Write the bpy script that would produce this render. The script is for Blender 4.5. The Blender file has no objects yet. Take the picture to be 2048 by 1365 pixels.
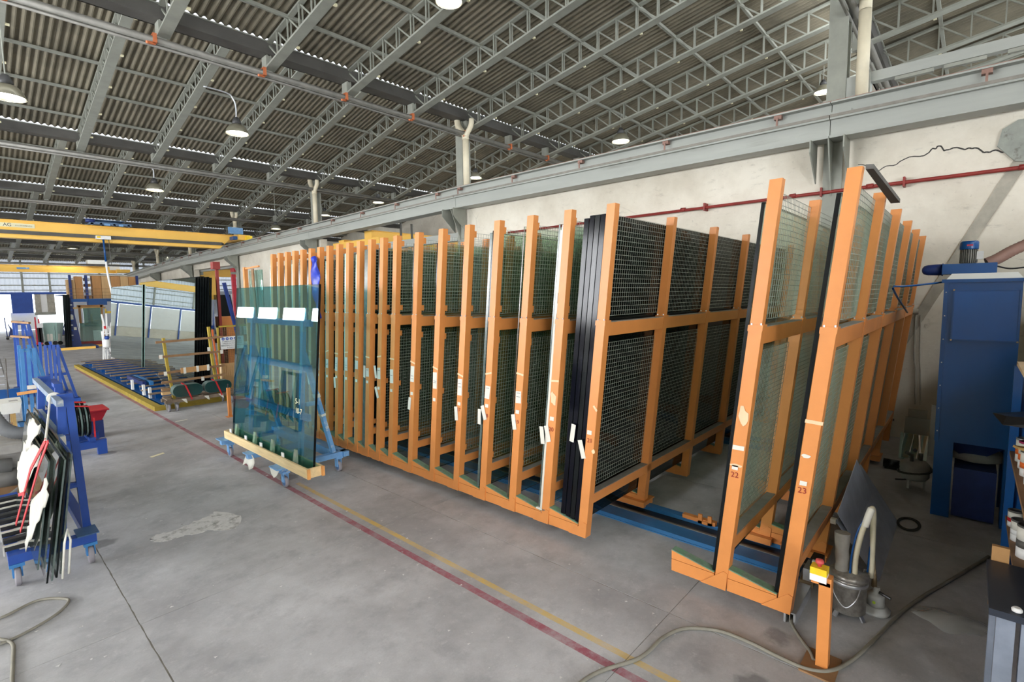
import bpy, math, random
from mathutils import Vector, Matrix
random.seed(7)
R_ = math.radians
SC = bpy.context.scene
COL = SC.collection

# ------------------------------------------------------------------ camera
cam_d = bpy.data.cameras.new('camera')
cam_d.sensor_width = 36.0
cam_d.lens = 1010.0 / 2048.0 * 36.0
cam_d.clip_end = 300
cam = bpy.data.objects.new('camera', cam_d)
COL.objects.link(cam)
_y, _p, _r = R_(42.29), R_(-5.35), R_(-0.82)
fw = Vector((math.cos(_y) * math.cos(_p), math.sin(_y) * math.cos(_p), math.sin(_p)))
r0 = Vector((math.sin(_y), -math.cos(_y), 0))
u0 = r0.cross(fw)
rr = r0 * math.cos(_r) + u0 * math.sin(_r)
uu = rr.cross(fw)
cam.matrix_world = Matrix(((rr.x, uu.x, -fw.x, 0), (rr.y, uu.y, -fw.y, 0), (rr.z, uu.z, -fw.z, 2.5), (0, 0, 0, 1)))
SC.camera = cam

# ------------------------------------------------------------------ world, lights, exposure
wld = bpy.data.worlds.new('sky')
SC.world = wld
wld.use_nodes = True
wld.node_tree.nodes['Background'].inputs[0].default_value = (0.86, 0.93, 1.0, 1)
wld.node_tree.nodes['Background'].inputs[1].default_value = 3.0
SC.view_settings.view_transform = 'Standard'
SC.view_settings.look = 'None'
SC.view_settings.exposure = 0.55
SC.view_settings.gamma = 1.0
SC.view_settings.use_curve_mapping = False
try:
    SC.cycles.transparent_max_bounces = 20
    SC.cycles.max_bounces = 5
    SC.cycles.diffuse_bounces = 4
    SC.cycles.glossy_bounces = 2
    SC.cycles.transmission_bounces = 2
    SC.cycles.caustics_reflective = False
    SC.cycles.caustics_refractive = False
    SC.cycles.use_adaptive_sampling = True
    SC.cycles.adaptive_threshold = 0.09
    SC.cycles.adaptive_min_samples = 14
    SC.cycles.sample_clamp_indirect = 6
except Exception:
    pass

GY = [-7.6, 1.9, 11.3, 20.4, 29.0, 37.0, 44.8, 52.2]        # valley gutters across the hall
GZ = [7.85, 7.85, 7.85, 7.60, 7.32, 7.05, 6.45, 6.0]        # gutter top
GS = [0, .165, .165, .215, .215, .20, .17, .15]             # slope of the bay in front of each gutter
YF = 59.0                                                   # far wall


def area(name, loc, rot, sx, sy, rad, col=(1, .97, .93)):
    d = bpy.data.lights.new(name, 'AREA')
    d.shape = 'RECTANGLE'
    d.size, d.size_y = sx, sy
    d.energy = rad * math.pi * sx * sy
    d.color = col
    o = bpy.data.objects.new(name, d)
    o.location = loc
    o.rotation_euler = rot
    COL.objects.link(o)
    return o


WIN_L = [(8.2, 3.4, 1.25, 4.95), (13.0, 4.0, 1.25, 4.95), (18.0, 3.6, 1.25, 4.95)]
WIN_L += [(23.0 + 4.6 * i, 3.4, 3.1, 4.1) for i in range(8)]
for yc, wd, z0, z1 in WIN_L:               # daylight through the side wall windows
    area('window_daylight', (-10.7, yc, (z0 + z1) / 2), (0, -R_(90), 0), z1 - z0 - .1, wd, 14.0, (.97, .985, 1))
for xc in (-6.6,):                    # fill light added behind the camera, as if from an unseen gate
    area('gate_fill', (xc, -8.7, 2.6), (R_(90), 0, 0), 4.4, 4.4, 10.0, (.97, .985, 1))
for k in range(0, 7):                      # sawtooth glazing over every gutter, light falls into the bay beyond
    zt = GZ[k + 1] + GS[k + 1] * (GY[k + 1] - GY[k])
    z0 = GZ[k] + .05
    h = max(.5, zt - z0 - .1)
    area('sawtooth_daylight', (4.5, GY[k] + .34, z0 + h / 2), (R_(90 - 12), 0, 0), 30.0, h, (5.5, 4.5, 2.2, 2.2, 2.2, 2.2, 2.2)[k], (.95, .98, 1))

# ------------------------------------------------------------------ materials


def S(r, g, b):
    f = lambda c: (c / 255 / 12.92) if c / 255 <= .04045 else ((c / 255 + .055) / 1.055) ** 2.4
    return (f(r), f(g), f(b), 1.0)


def nodes(name):
    m = bpy.data.materials.new(name)
    m.use_nodes = True
    nt = m.node_tree
    b = nt.nodes['Principled BSDF']
    return m, nt, b


def N(nt, t, **kw):
    n = nt.nodes.new(t)
    for k, v in kw.items():
        setattr(n, k, v)
    return n


def noise(nt, vec, scale, detail=4, rough=.6, dist=0):
    n = N(nt, 'ShaderNodeTexNoise')
    n.inputs['Scale'].default_value = scale
    n.inputs['Detail'].default_value = detail
    n.inputs['Roughness'].default_value = rough
    n.inputs['Distortion'].default_value = dist
    nt.links.new(vec, n.inputs['Vector'])
    return n.outputs['Fac']


def ramp(nt, fac, a, b, ca=(0, 0, 0, 1), cb=(1, 1, 1, 1)):
    n = N(nt, 'ShaderNodeValToRGB')
    n.color_ramp.elements[0].position = a
    n.color_ramp.elements[0].color = ca
    n.color_ramp.elements[1].position = b
    n.color_ramp.elements[1].color = cb
    nt.links.new(fac, n.inputs[0])
    return n.outputs[0]


def mix(nt, fac, a, b):
    n = N(nt, 'ShaderNodeMix', data_type='RGBA')
    for i, v in ((0, fac), (6, a), (7, b)):
        if hasattr(v, 'links') or isinstance(v, bpy.types.NodeSocket):
            nt.links.new(v, n.inputs[i])
        else:
            n.inputs[i].default_value = v
    return n.outputs[2]


def math_(nt, op, a, b=None, c=None):
    n = N(nt, 'ShaderNodeMath', operation=op)
    for i, v in enumerate((a, b, c)):
        if v is None:
            continue
        if isinstance(v, bpy.types.NodeSocket):
            nt.links.new(v, n.inputs[i])
        else:
            n.inputs[i].default_value = v
    return n.outputs[0]


def paint(name, col, rough=.45, metal=0.0, var=.18, scale=6, spec=.5, bump=0, col2=None, thr=(.55, .75), stretch=None):
    m, nt, b = nodes(name)
    tc = N(nt, 'ShaderNodeTexCoord').outputs['Object']
    if stretch:
        mp = N(nt, 'ShaderNodeMapping')
        mp.inputs['Scale'].default_value = stretch
        nt.links.new(tc, mp.inputs['Vector'])
        tc = mp.outputs[0]
    f = noise(nt, tc, scale)
    dk = tuple(c * (1 - var) for c in col[:3]) + (1,)
    lt = tuple(min(1, c * (1 + var)) for c in col[:3]) + (1,)
    c = mix(nt, ramp(nt, f, .3, .7), dk, lt)
    if col2:
        f2 = noise(nt, tc, scale * .6, 8, .7)
        c = mix(nt, ramp(nt, f2, *thr), c, col2)
    nt.links.new(c, b.inputs['Base Color'])
    b.inputs['Roughness'].default_value = rough
    b.inputs['Metallic'].default_value = metal
    b.inputs['Specular IOR Level'].default_value = spec
    if bump:
        bn = N(nt, 'ShaderNodeBump')
        bn.inputs['Strength'].default_value = bump
        bn.inputs['Distance'].default_value = .01
        nt.links.new(noise(nt, tc, scale * 6, 6), bn.inputs['Height'])
        nt.links.new(bn.outputs[0], b.inputs['Normal'])
    return m


def glass(name, tint, ior=1.5, gloss=(1, 1, 1, 1), boost=0.0, milk=0.0, milkcol=(.5, .6, .55, 1)):
    m, nt, b = nodes(name)
    nt.nodes.remove(b)
    out = nt.nodes['Material Output']
    tr = N(nt, 'ShaderNodeBsdfTransparent')
    tr.inputs[0].default_value = tint
    gl = N(nt, 'ShaderNodeBsdfGlossy')
    gl.inputs['Color'].default_value = gloss
    gl.inputs['Roughness'].default_value = .01
    lw = N(nt, 'ShaderNodeLayerWeight')
    f0 = ((ior - 1) / (ior + 1)) ** 2
    fres = math_(nt, 'MULTIPLY_ADD', math_(nt, 'POWER', lw.outputs['Facing'], 5.0), 1 - f0, f0)
    base = tr.outputs[0]
    if milk:
        df = N(nt, 'ShaderNodeBsdfDiffuse')
        df.inputs[0].default_value = milkcol
        mm = N(nt, 'ShaderNodeMixShader')
        mm.inputs[0].default_value = milk
        nt.links.new(tr.outputs[0], mm.inputs[1])
        nt.links.new(df.outputs[0], mm.inputs[2])
        base = mm.outputs[0]
    mx = N(nt, 'ShaderNodeMixShader')
    nt.links.new(math_(nt, 'MINIMUM', math_(nt, 'ADD', fres, boost), 1.0), mx.inputs[0])
    nt.links.new(base, mx.inputs[1])
    nt.links.new(gl.outputs[0], mx.inputs[2])
    nt.links.new(mx.outputs[0], out.inputs[0])
    return m


def emit(name, col, strength):
    m, nt, b = nodes(name)
    b.inputs['Base Color'].default_value = col
    b.inputs['Emission Color'].default_value = col
    b.inputs['Emission Strength'].default_value = strength
    return m


def floor_mat():
    m, nt, b = nodes('concrete_floor')
    pos = N(nt, 'ShaderNodeNewGeometry').outputs['Position']
    c = mix(nt, ramp(nt, noise(nt, pos, .8, 8, .68), .38, .64), S(168, 167, 168), S(210, 210, 212))
    c = mix(nt, math_(nt, 'MULTIPLY', ramp(nt, noise(nt, pos, 2.6, 9, .72), .50, .68), .5), c, S(138, 138, 141))
    c = mix(nt, math_(nt, 'MULTIPLY', ramp(nt, noise(nt, pos, 9.0, 9, .78), .56, .66), .45), c, S(222, 221, 220))
    c = mix(nt, math_(nt, 'MULTIPLY', noise(nt, pos, 70, 4, .8), .5), c, S(146, 146, 149))
    # oil spots
    v = N(nt, 'ShaderNodeTexVoronoi')
    v.inputs['Scale'].default_value = .9
    nt.links.new(pos, v.inputs['Vector'])
    sp = math_(nt, 'ADD', v.outputs['Distance'], math_(nt, 'MULTIPLY', noise(nt, pos, 7, 5), .16))
    c = mix(nt, ramp(nt, sp, .17, .21, (.55, .55, .55, 1), (0, 0, 0, 1)), c, S(86, 85, 86))
    # scratches
    mp = N(nt, 'ShaderNodeMapping')
    mp.inputs['Scale'].default_value = (1.2, 26, 1)
    mp.inputs['Rotation'].default_value = (0, 0, .9)
    nt.links.new(pos, mp.inputs['Vector'])
    c = mix(nt, ramp(nt, noise(nt, mp.outputs[0], 1.4, 2, .5), .72, .76, (0, 0, 0, 1), (.35, .35, .35, 1)), c, S(176, 174, 172))
    # painted aisle lines, worn
    sx = N(nt, 'ShaderNodeSeparateXYZ')
    nt.links.new(pos, sx.inputs[0])
    x, y = sx.outputs[0], sx.outputs[1]
    wear = ramp(nt, noise(nt, pos, 5, 7, .8), .40, .66, (.9, .9, .9, 1), (.3, .3, .3, 1))
    for x0, hw, ymax, colr in ((2.775, .035, 24.0, S(158, 74, 92)), (2.92, .028, 6.6, S(216, 184, 104))):
        band = math_(nt, 'LESS_THAN', math_(nt, 'ABSOLUTE', math_(nt, 'SUBTRACT', x, x0)), hw)
        band = math_(nt, 'MULTIPLY', band, math_(nt, 'LESS_THAN', y, ymax))
        c = mix(nt, math_(nt, 'MULTIPLY', band, wear), c, colr)
    nt.links.new(c, b.inputs['Base Color'])
    b.inputs['Roughness'].default_value = .62
    b.inputs['Specular IOR Level'].default_value = .35
    bn = N(nt, 'ShaderNodeBump')
    bn.inputs['Strength'].default_value = .15
    bn.inputs['Distance'].default_value = .01
    nt.links.new(noise(nt, pos, 22, 8, .7), bn.inputs['Height'])
    nt.links.new(bn.outputs[0], b.inputs['Normal'])
    return m


def plaster_mat():
    m, nt, b = nodes('white_plaster')
    pos = N(nt, 'ShaderNodeNewGeometry').outputs['Position']
    c = mix(nt, ramp(nt, noise(nt, pos, .8, 7, .65), .35, .65), S(214, 206, 190), S(236, 230, 216))
    mp = N(nt, 'ShaderNodeMapping')
    mp.inputs['Scale'].default_value = (1, 1.2, 4)
    nt.links.new(pos, mp.inputs['Vector'])
    c = mix(nt, ramp(nt, noise(nt, mp.outputs[0], 2.0, 8, .72), .58, .78, (0, 0, 0, 1), (.6, .6, .6, 1)), c, S(150, 143, 132))
    c = mix(nt, ramp(nt, noise(nt, pos, 14, 6, .7), .62, .72, (0, 0, 0, 1), (.35, .35, .35, 1)), c, S(132, 126, 118))
    # hairline cracks
    wv = N(nt, 'ShaderNodeTexVoronoi', feature='DISTANCE_TO_EDGE')
    wv.inputs['Scale'].default_value = .42
    jit = N(nt, 'ShaderNodeMix', data_type='VECTOR')
    jit.inputs[0].default_value = .06
    nn = N(nt, 'ShaderNodeTexNoise')
    nn.inputs['Scale'].default_value = 5
    nn.inputs['Detail'].default_value = 8
    nt.links.new(pos, nn.inputs['Vector'])
    nt.links.new(pos, jit.inputs[4])
    nt.links.new(nn.outputs['Color'], jit.inputs[5])
    nt.links.new(jit.outputs[1], wv.inputs['Vector'])
    cr = ramp(nt, wv.outputs['Distance'], .0015, .005, (.35, .35, .35, 1), (0, 0, 0, 1))
    cr = math_(nt, 'MULTIPLY', cr, ramp(nt, noise(nt, pos, .5, 2), .58, .68))
    c = mix(nt, cr, c, S(96, 88, 78))
    nt.links.new(c, b.inputs['Base Color'])
    b.inputs['Roughness'].default_value = .9
    bn = N(nt, 'ShaderNodeBump')
    bn.inputs['Strength'].default_value = .4
    bn.inputs['Distance'].default_value = .02
    nt.links.new(noise(nt, pos, 4, 8, .7), bn.inputs['Height'])
    nt.links.new(bn.outputs[0], b.inputs['Normal'])
    return m


def translucent_mat():
    m, nt, b = nodes('fibreglass_panel')
    nt.nodes.remove(b)
    out = nt.nodes['Material Output']
    a = N(nt, 'ShaderNodeBsdfTranslucent')
    a.inputs[0].default_value = (.30, .31, .33, 1)
    d = N(nt, 'ShaderNodeBsdfDiffuse')
    d.inputs[0].default_value = (.6, .61, .63, 1)
    mx = N(nt, 'ShaderNodeMixShader')
    mx.inputs[0].default_value = .55
    nt.links.new(a.outputs[0], mx.inputs[1])
    nt.links.new(d.outputs[0], mx.inputs[2])
    nt.links.new(mx.outputs[0], out.inputs[0])
    return m


M = {}
M['floor'] = floor_mat()
M['plaster'] = plaster_mat()
M['fibre'] = translucent_mat()
M['orange'] = paint('orange_paint', S(216, 139, 74), .40, var=.07, scale=3, bump=.05, col2=S(190, 96, 34), thr=(.68, .82))
M['green_rubber'] = paint('green_rubber', S(104, 140, 112), .85, var=.2, scale=12, col2=S(150, 150, 140), thr=(.45, .7))
M['grey_dust'] = paint('dusty_grey_rubber', S(140, 136, 128), .9, var=.15, scale=8)
M['wire'] = paint('galvanised_wire', S(152, 156, 144), .5, .25, .1)
M['roof'] = paint('fibre_cement_roof', S(128, 121, 104), .9, var=.2, scale=1.2, col2=S(92, 88, 76), thr=(.5, .75))
M['steel'] = paint('grey_painted_steel', S(150, 152, 142), .55, var=.12, scale=3)
M['steel_l'] = paint('pale_grey_beam_paint', S(168, 171, 165), .5, var=.08, scale=1.5, col2=S(138, 138, 128), thr=(.6, .8), stretch=(1, .3, 3))
M['gutter'] = paint('dark_gutter_steel', S(86, 84, 80), .6, var=.2, scale=2)
M['galv'] = paint('galvanised_pipe', S(126, 124, 118), .5, .3, .15)
M['clamp'] = paint('rust_orange_clamp', S(196, 110, 66), .6, var=.2)
M['pvc'] = paint('cream_downpipe', S(226, 216, 190), .5, var=.08, scale=3, col2=S(170, 150, 118), thr=(.66, .8))
M['pipe_g'] = paint('grey_pipe', S(110, 108, 104), .6)
M['lamp'] = paint('lamp_reflector', S(150, 146, 128), .35, .5, .1)
M['lamp_b'] = paint('lamp_housing', S(60, 60, 60), .5)
M['lamp_e'] = emit('lamp_glow', (1, .97, .88, 1), 14.0)
M['yellow'] = paint('crane_yellow', S(250, 198, 92), .4, var=.05, scale=1)
M['yellow2'] = paint('kerb_yellow', S(166, 142, 46), .6, var=.15, col2=S(120, 105, 50), thr=(.6, .75))
M['blue_rail'] = paint('blue_rail_paint', S(52, 112, 164), .4, var=.12, scale=4)
M['blue'] = paint('royal_blue_paint', S(32, 74, 158), .38, var=.10, scale=4)
M['blue_d'] = paint('deep_blue_paint', S(6, 74, 138), .3, var=.08, scale=2)
M['blue_n'] = paint('navy_blue_paint', S(26, 48, 110), .45, var=.15)
M['blue_l'] = paint('worn_light_blue_paint', S(112, 160, 208), .5, var=.10, col2=S(200, 205, 205), thr=(.56, .64), scale=9)
M['slate'] = paint('slate_blue_paint', S(78, 106, 138), .5, var=.15)
M['cyan'] = paint('cyan_blue_paint', S(52, 118, 176), .45, var=.12, col2=S(100, 140, 160), thr=(.6, .7))
M['black'] = paint('black_plastic', S(24, 24, 26), .35, var=.1)
M['rubber'] = paint('black_rubber', S(32, 32, 33), .8)
M['tyre'] = paint('grey_wheel_rubber', S(140, 136, 142), .7, var=.1)
M['hub'] = paint('wheel_hub_blue_grey', S(70, 100, 140), .5)
M['hub_g'] = paint('wheel_hub_grey', S(120, 118, 112), .5, .3)
M['wood'] = paint('pale_pine', S(226, 200, 150), .6, var=.10, scale=3, stretch=(8, 1, 8))
M['wood_e'] = paint('pine_end_orange', S(226, 160, 92), .6)
M['wood_d'] = paint('brown_batten', S(142, 108, 74), .7, var=.2, scale=5)
M['wood_g'] = paint('weathered_grey_plank', S(128, 112, 96), .85, var=.25, scale=6)
M['ply'] = paint('plywood', S(186, 136, 84), .65, var=.10, scale=2, stretch=(3, 3, .6))
M['ply2'] = paint('plywood_pale', S(204, 166, 116), .65, var=.10, scale=2, stretch=(3, 3, .6))
M['white'] = paint('white_paint', S(236, 236, 234), .5, var=.03)
M['paper'] = paint('white_paper', S(222, 219, 208), .8, var=.04)
M['wrap'] = paint('printed_wrapping_paper', S(196, 193, 182), .85, var=.12, scale=16, col2=S(120, 112, 100), thr=(.66, .74))
M['pad'] = paint('dusty_padding', S(122, 138, 158), .8, var=.15, scale=14, col2=S(176, 178, 176), thr=(.55, .65))
M['blue_p'] = paint('sheen_blue_panel', S(14, 84, 158), .3, var=.06, scale=2)
M['paper_y'] = paint('cream_paper', S(232, 226, 190), .8, var=.05)
M['tape'] = paint('old_tape', S(230, 200, 160), .7, var=.1)
M['cardboard'] = paint('cardboard', S(184, 140, 90), .8, var=.08)
M['red'] = paint('red_strap', S(196, 34, 40), .6, var=.1)
M['red_p'] = paint('red_pipe_paint', S(140, 46, 40), .5, var=.15)
M['red_b'] = paint('red_plastic', S(190, 24, 48), .35)
M['tarp'] = paint('blue_tarpaulin', S(36, 56, 176), .35, var=.25, scale=8)
M['alu'] = paint('aluminium', S(196, 198, 202), .35, .7, .08)
M['sheet'] = paint('zinc_sheet', S(206, 213, 226), .42, .3, .14, scale=4)
M['stainless'] = paint('dented_stainless', S(150, 146, 140), .34, .5, .35, scale=22)
M['hose_g'] = paint('grey_hose', S(104, 106, 108), .6, var=.15)
M['cable'] = paint('dusty_cable', S(134, 130, 118), .7)
M['cable_d'] = paint('dark_cable', S(60, 58, 54), .7)
M['hose_c'] = paint('cream_hose', S(214, 206, 180), .6, var=.1)
M['rust'] = paint('brown_flexible_duct', S(150, 116, 104), .6, var=.15)
M['device'] = paint('pale_grey_device', S(188, 190, 188), .5)
M['brass'] = paint('dull_brass', S(160, 140, 110), .4, .7)
M['canvas'] = paint('dusty_canvas_bag', S(156, 152, 146), .9, var=.12, scale=8)
M['bench'] = paint('bench_black_top', S(40, 46, 58), .4, var=.15)
M['bench_l'] = paint('bench_grey_leg', S(126, 134, 148), .5)
M['concrete'] = paint('grey_concrete_band', S(172, 167, 154), .9, var=.18, scale=5, bump=.2)
M['gusset'] = paint('stained_grey_plate', S(150, 154, 146), .7, var=.15, col2=S(90, 82, 74), thr=(.62, .72))
M['dark'] = paint('shade_partition_dark', S(36, 34, 32), .9)
M['smear'] = paint('dried_white_plaster', S(214, 212, 210), .9, var=.1, scale=14, col2=S(150, 148, 144), thr=(.5, .65))
M['orange_can'] = paint('can_orange_label', S(226, 110, 50), .5)
M['magenta'] = paint('can_magenta_lid', S(168, 50, 96), .4)
M['lime'] = paint('lime_sticker', S(190, 220, 60), .5)
M['tan'] = paint('tan_bristles', S(186, 150, 90), .8)
M['yel_box'] = paint('yellow_box', S(250, 206, 40), .4)
M['estop'] = paint('red_button', S(214, 84, 84), .4)
M['ink'] = paint('dark_ink', S(60, 60, 70), .8)
M['ink_r'] = paint('red_marker_ink', S(150, 50, 40), .8)
M['sign_b'] = paint('sign_blue', S(30, 80, 170), .6)
M['plastic_clear'] = glass('clear_plastic_film', (.86, .88, .86, 1), 1.45, milk=.35, milkcol=(.7, .7, .68, 1))
# glass faces and glass edges
M['g_rack'] = glass('rack_glass', (.84, .91, .85, 1), 1.5, milk=.025, milkcol=(.20, .26, .21, 1))
M['g_dark'] = glass('dark_rack_glass', (.25, .30, .28, 1), 1.5, milk=.10, milkcol=(.03, .04, .04, 1))
M['g_light'] = glass('pale_rack_glass', (.86, .93, .90, 1), 1.5, milk=.06, milkcol=(.4, .5, .46, 1))
M['e_dark'] = paint('dark_glass_edge', S(14, 18, 20), .14, var=.3, scale=30, spec=.28)
M['e_navy'] = paint('navy_glass_edge', S(9, 10, 20), .12, var=.3, scale=30, spec=.22)
M['e_grey'] = paint('grey_glass_edge', S(84, 96, 92), .2, var=.25, scale=30, spec=.7)
M['e_light'] = paint('pale_green_glass_edge', S(160, 190, 180), .2, var=.15, scale=30, spec=.7)
M['e_brown'] = paint('brown_glass_edge', S(76, 66, 56), .2, var=.2, scale=30, spec=.7)
M['g_blue'] = glass('blue_green_glass', (.44, .74, .76, 1), 1.55, boost=.04, milk=.045, milkcol=(.06, .34, .42, 1))
M['g_mirror'] = glass('reflective_stacked_glass', (.30, .38, .36, 1), 1.6, boost=.42, milk=.10, milkcol=(.22, .34, .32, 1), gloss=(.86, .95, .92, 1))
M['g_green'] = glass('green_far_glass', (.55, .72, .66, 1), 1.5, boost=.10, milk=.35, milkcol=(.38, .55, .48, 1))
M['g_oval'] = paint('dark_green_oval_glass', S(26, 62, 60), .18, var=.15, scale=6, spec=.8)
M['g_oval_e'] = paint('frosted_glass_rim', S(96, 116, 112), .45, var=.2, scale=20)
M['g_dusty'] = glass('dusty_wall_glass', (.6, .66, .62, 1), 1.5, milk=.55, milkcol=(.5, .52, .48, 1))
M['g_left'] = glass('grey_green_trolley_glass', (.78, .84, .80, 1), 1.5, boost=.02, milk=.06, milkcol=(.22, .26, .24, 1))

# ------------------------------------------------------------------ mesh helpers


class MB:
    def __init__(s):
        s.v, s.f, s.m = [], [], []

    def add(s, vs, fs, mi=0):
        o = len(s.v)
        s.v += [tuple(p) for p in vs]
        for f in fs:
            s.f.append(tuple(i + o for i in f))
            s.m.append(mi)
        return s

    def box(s, x0, x1, y0, y1, z0, z1, mi=0):
        vs = [(x, y, z) for z in (z0, z1) for y in (y0, y1) for x in (x0, x1)]
        return s.add(vs, [(0, 2, 3, 1), (4, 5, 7, 6), (0, 1, 5, 4), (2, 6, 7, 3), (0, 4, 6, 2), (1, 3, 7, 5)], mi)

    def hexa(s, b, t, mi=0):
        """b, t: four points each, same winding (counter-clockwise seen from above)."""
        return s.add(list(b) + list(t), [(3, 2, 1, 0), (4, 5, 6, 7), (0, 1, 5, 4), (1, 2, 6, 5), (2, 3, 7, 6), (3, 0, 4, 7)], mi)

    def prism(s, poly, d, mi=0):
        n = len(poly)
        d = Vector(d)
        a = [Vector(p) for p in poly]
        b = [p + d for p in a]
        fs = [tuple(range(n))[::-1], tuple(range(n, 2 * n))]
        fs += [(i, (i + 1) % n, (i + 1) % n + n, i + n) for i in range(n)]
        return s.add(a + b, fs, mi)

    def bar(s, p, q, w, h=None, up=(0, 0, 1), mi=0):
        p, q = Vector(p), Vector(q)
        h = w if h is None else h
        d = (q - p).normalized()
        u = Vector(up)
        if abs(d.dot(u)) > .98:
            u = Vector((1, 0, 0))
        a = d.cross(u).normalized() * (w / 2)
        b = a.cross(d).normalized() * (h / 2)
        return s.hexa([p - a - b, p + a - b, p + a + b, p - a + b], [q - a - b, q + a - b, q + a + b, q - a + b], mi)

    def tube(s, pts, r, n=8, mi=0, caps=True):
        pts = [Vector(p) for p in pts]
        rs = r if isinstance(r, (list, tuple)) else [r] * len(pts)
        o = len(s.v)
        prev = None
        for i, p in enumerate(pts):
            d = (pts[min(i + 1, len(pts) - 1)] - pts[max(i - 1, 0)]).normalized()
            if prev is None:
                u = Vector((0, 0, 1)) if abs(d.z) < .9 else Vector((1, 0, 0))
            else:
                u = prev
            a = d.cross(u).normalized()
            u = a.cross(d).normalized()
            prev = u
            for k in range(n):
                t = 2 * math.pi * k / n
                s.v.append(tuple(p + (a * math.cos(t) + u * math.sin(t)) * rs[i]))
        for i in range(len(pts) - 1):
            for k in range(n):
                s.f.append((o + i * n + k, o + i * n + (k + 1) % n, o + (i + 1) * n + (k + 1) % n, o + (i + 1) * n + k))
                s.m.append(mi)
        if caps:
            s.f.append(tuple(o + k for k in range(n))[::-1]); s.m.append(mi)
            e = o + (len(pts) - 1) * n
            s.f.append(tuple(e + k for k in range(n))); s.m.append(mi)
        return s

    def lathe(s, prof, c=(0, 0, 0), axis='z', n=20, mi=0, mis=None, caps=True):
        o = len(s.v)
        for r, h in prof:
            for k in range(n):
                t = 2 * math.pi * k / n
                p = {'z': (r * math.cos(t), r * math.sin(t), h), 'x': (h, r * math.cos(t), r * math.sin(t)), 'y': (r * math.sin(t), h, r * math.cos(t))}[axis]
                s.v.append((p[0] + c[0], p[1] + c[1], p[2] + c[2]))
        for i in range(len(prof) - 1):
            for k in range(n):
                s.f.append((o + i * n + k, o + i * n + (k + 1) % n, o + (i + 1) * n + (k + 1) % n, o + (i + 1) * n + k))
                s.m.append(mis[i] if mis else mi)
        if not caps:
            return s
        s.f.append(tuple(o + k for k in range(n))[::-1]); s.m.append(mis[0] if mis else mi)
        e = o + (len(prof) - 1) * n
        s.f.append(tuple(e + k for k in range(n))); s.m.append(mis[-1] if mis else mi)
        return s

    def mesh(s, name, mats, off=(0, 0, 0), smooth=False):
        me = bpy.data.meshes.new(name)
        me.from_pydata([(v[0] - off[0], v[1] - off[1], v[2] - off[2]) for v in s.v], [], s.f)
        if not isinstance(mats, (list, tuple)):
            mats = [mats]
        for m in mats:
            me.materials.append(M[m] if isinstance(m, str) else m)
        if len(mats) > 1:
            me.polygons.foreach_set('material_index', s.m)
        if smooth:
            me.polygons.foreach_set('use_smooth', [len(f) == 4 for f in s.f])
        me.update()
        return me


def obj(name, data, parent=None, loc=(0, 0, 0), rz=0):
    o = bpy.data.objects.new(name, data)
    COL.objects.link(o)
    o.location = loc
    o.rotation_euler = (0, 0, rz)
    if parent is not None:
        o.parent = parent
    return o


def tag(o, label=None, cat=None, group=None, kind=None):
    if label:
        o['label'] = label
    if cat:
        o['category'] = cat
    if group:
        o['group'] = group
    if kind:
        o['kind'] = kind
    return o


def thing(name, label, cat, loc=(0, 0, 0), group=None, rz=0, kind=None):
    o = obj(name, None, None, loc, rz)
    o.empty_display_size = .1
    return tag(o, label, cat, group, kind)


def wloc(o):
    v = Vector((0, 0, 0))
    while o is not None:
        v += o.location
        o = o.parent
    return v


def part(parent, name, mb, mats, smooth=False, label=None, local=False):
    """mb in world coordinates (parents never rotated) or local ones."""
    off = (0, 0, 0) if local else wloc(parent)
    o = obj(name, mb.mesh(name, mats, off, smooth), parent)
    if label:
        o['label'] = label
    return o


def single(name, mb, mats, label, cat, group=None, smooth=False, kind=None, loc=None):
    if loc is None:
        n = max(1, len(mb.v))
        loc = (sum(v[0] for v in mb.v) / n, sum(v[1] for v in mb.v) / n, min(v[2] for v in mb.v))
    o = obj(name, mb.mesh(name, mats, loc, smooth), None, loc)
    return tag(o, label, cat, group, kind)


def struct(name, mb, mats, smooth=False):
    return tag(obj(name, mb.mesh(name, mats, (0, 0, 0), smooth)), kind='structure')


def sroot(name, loc=(0, 0, 0)):
    return tag(obj(name, None, None, loc), kind='structure')


def spline(pts, n=6):
    pts = [Vector(p) for p in pts]
    out = []
    for i in range(len(pts) - 1):
        p0, p1, p2, p3 = pts[max(i - 1, 0)], pts[i], pts[i + 1], pts[min(i + 2, len(pts) - 1)]
        for k in range(n):
            t = k / n
            out.append(.5 * ((2 * p1) + (p2 - p0) * t + (2 * p0 - 5 * p1 + 4 * p2 - p3) * t * t + (3 * p1 - p0 - 3 * p2 + p3) * t ** 3))
    out.append(pts[-1])
    return out


def text(parent, name, body, size, loc, rot, mat, world=True, align='CENTER', ext=.0008):
    cu = bpy.data.curves.new(name, 'FONT')
    cu.body = body
    cu.size = size
    cu.align_x = align
    cu.align_y = 'CENTER'
    cu.extrude = ext
    cu.materials.append(M[mat])
    o = bpy.data.objects.new(name, cu)
    COL.objects.link(o)
    l = Vector(loc)
    if parent is not None:
        if world:
            l = l - wloc(parent)
        o.parent = parent
    o.location = l
    o.rotation_euler = rot
    return o


ORD = ['first', 'second', 'third', 'fourth', 'fifth', 'sixth', 'seventh', 'eighth', 'ninth', 'tenth', 'eleventh', 'twelfth', 'thirteenth',
       'fourteenth', 'fifteenth', 'sixteenth', 'seventeenth', 'eighteenth', 'nineteenth', 'twentieth', 'twenty-first', 'twenty-second', 'twenty-third', 'twenty-fourth', 'twenty-fifth']

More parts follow.
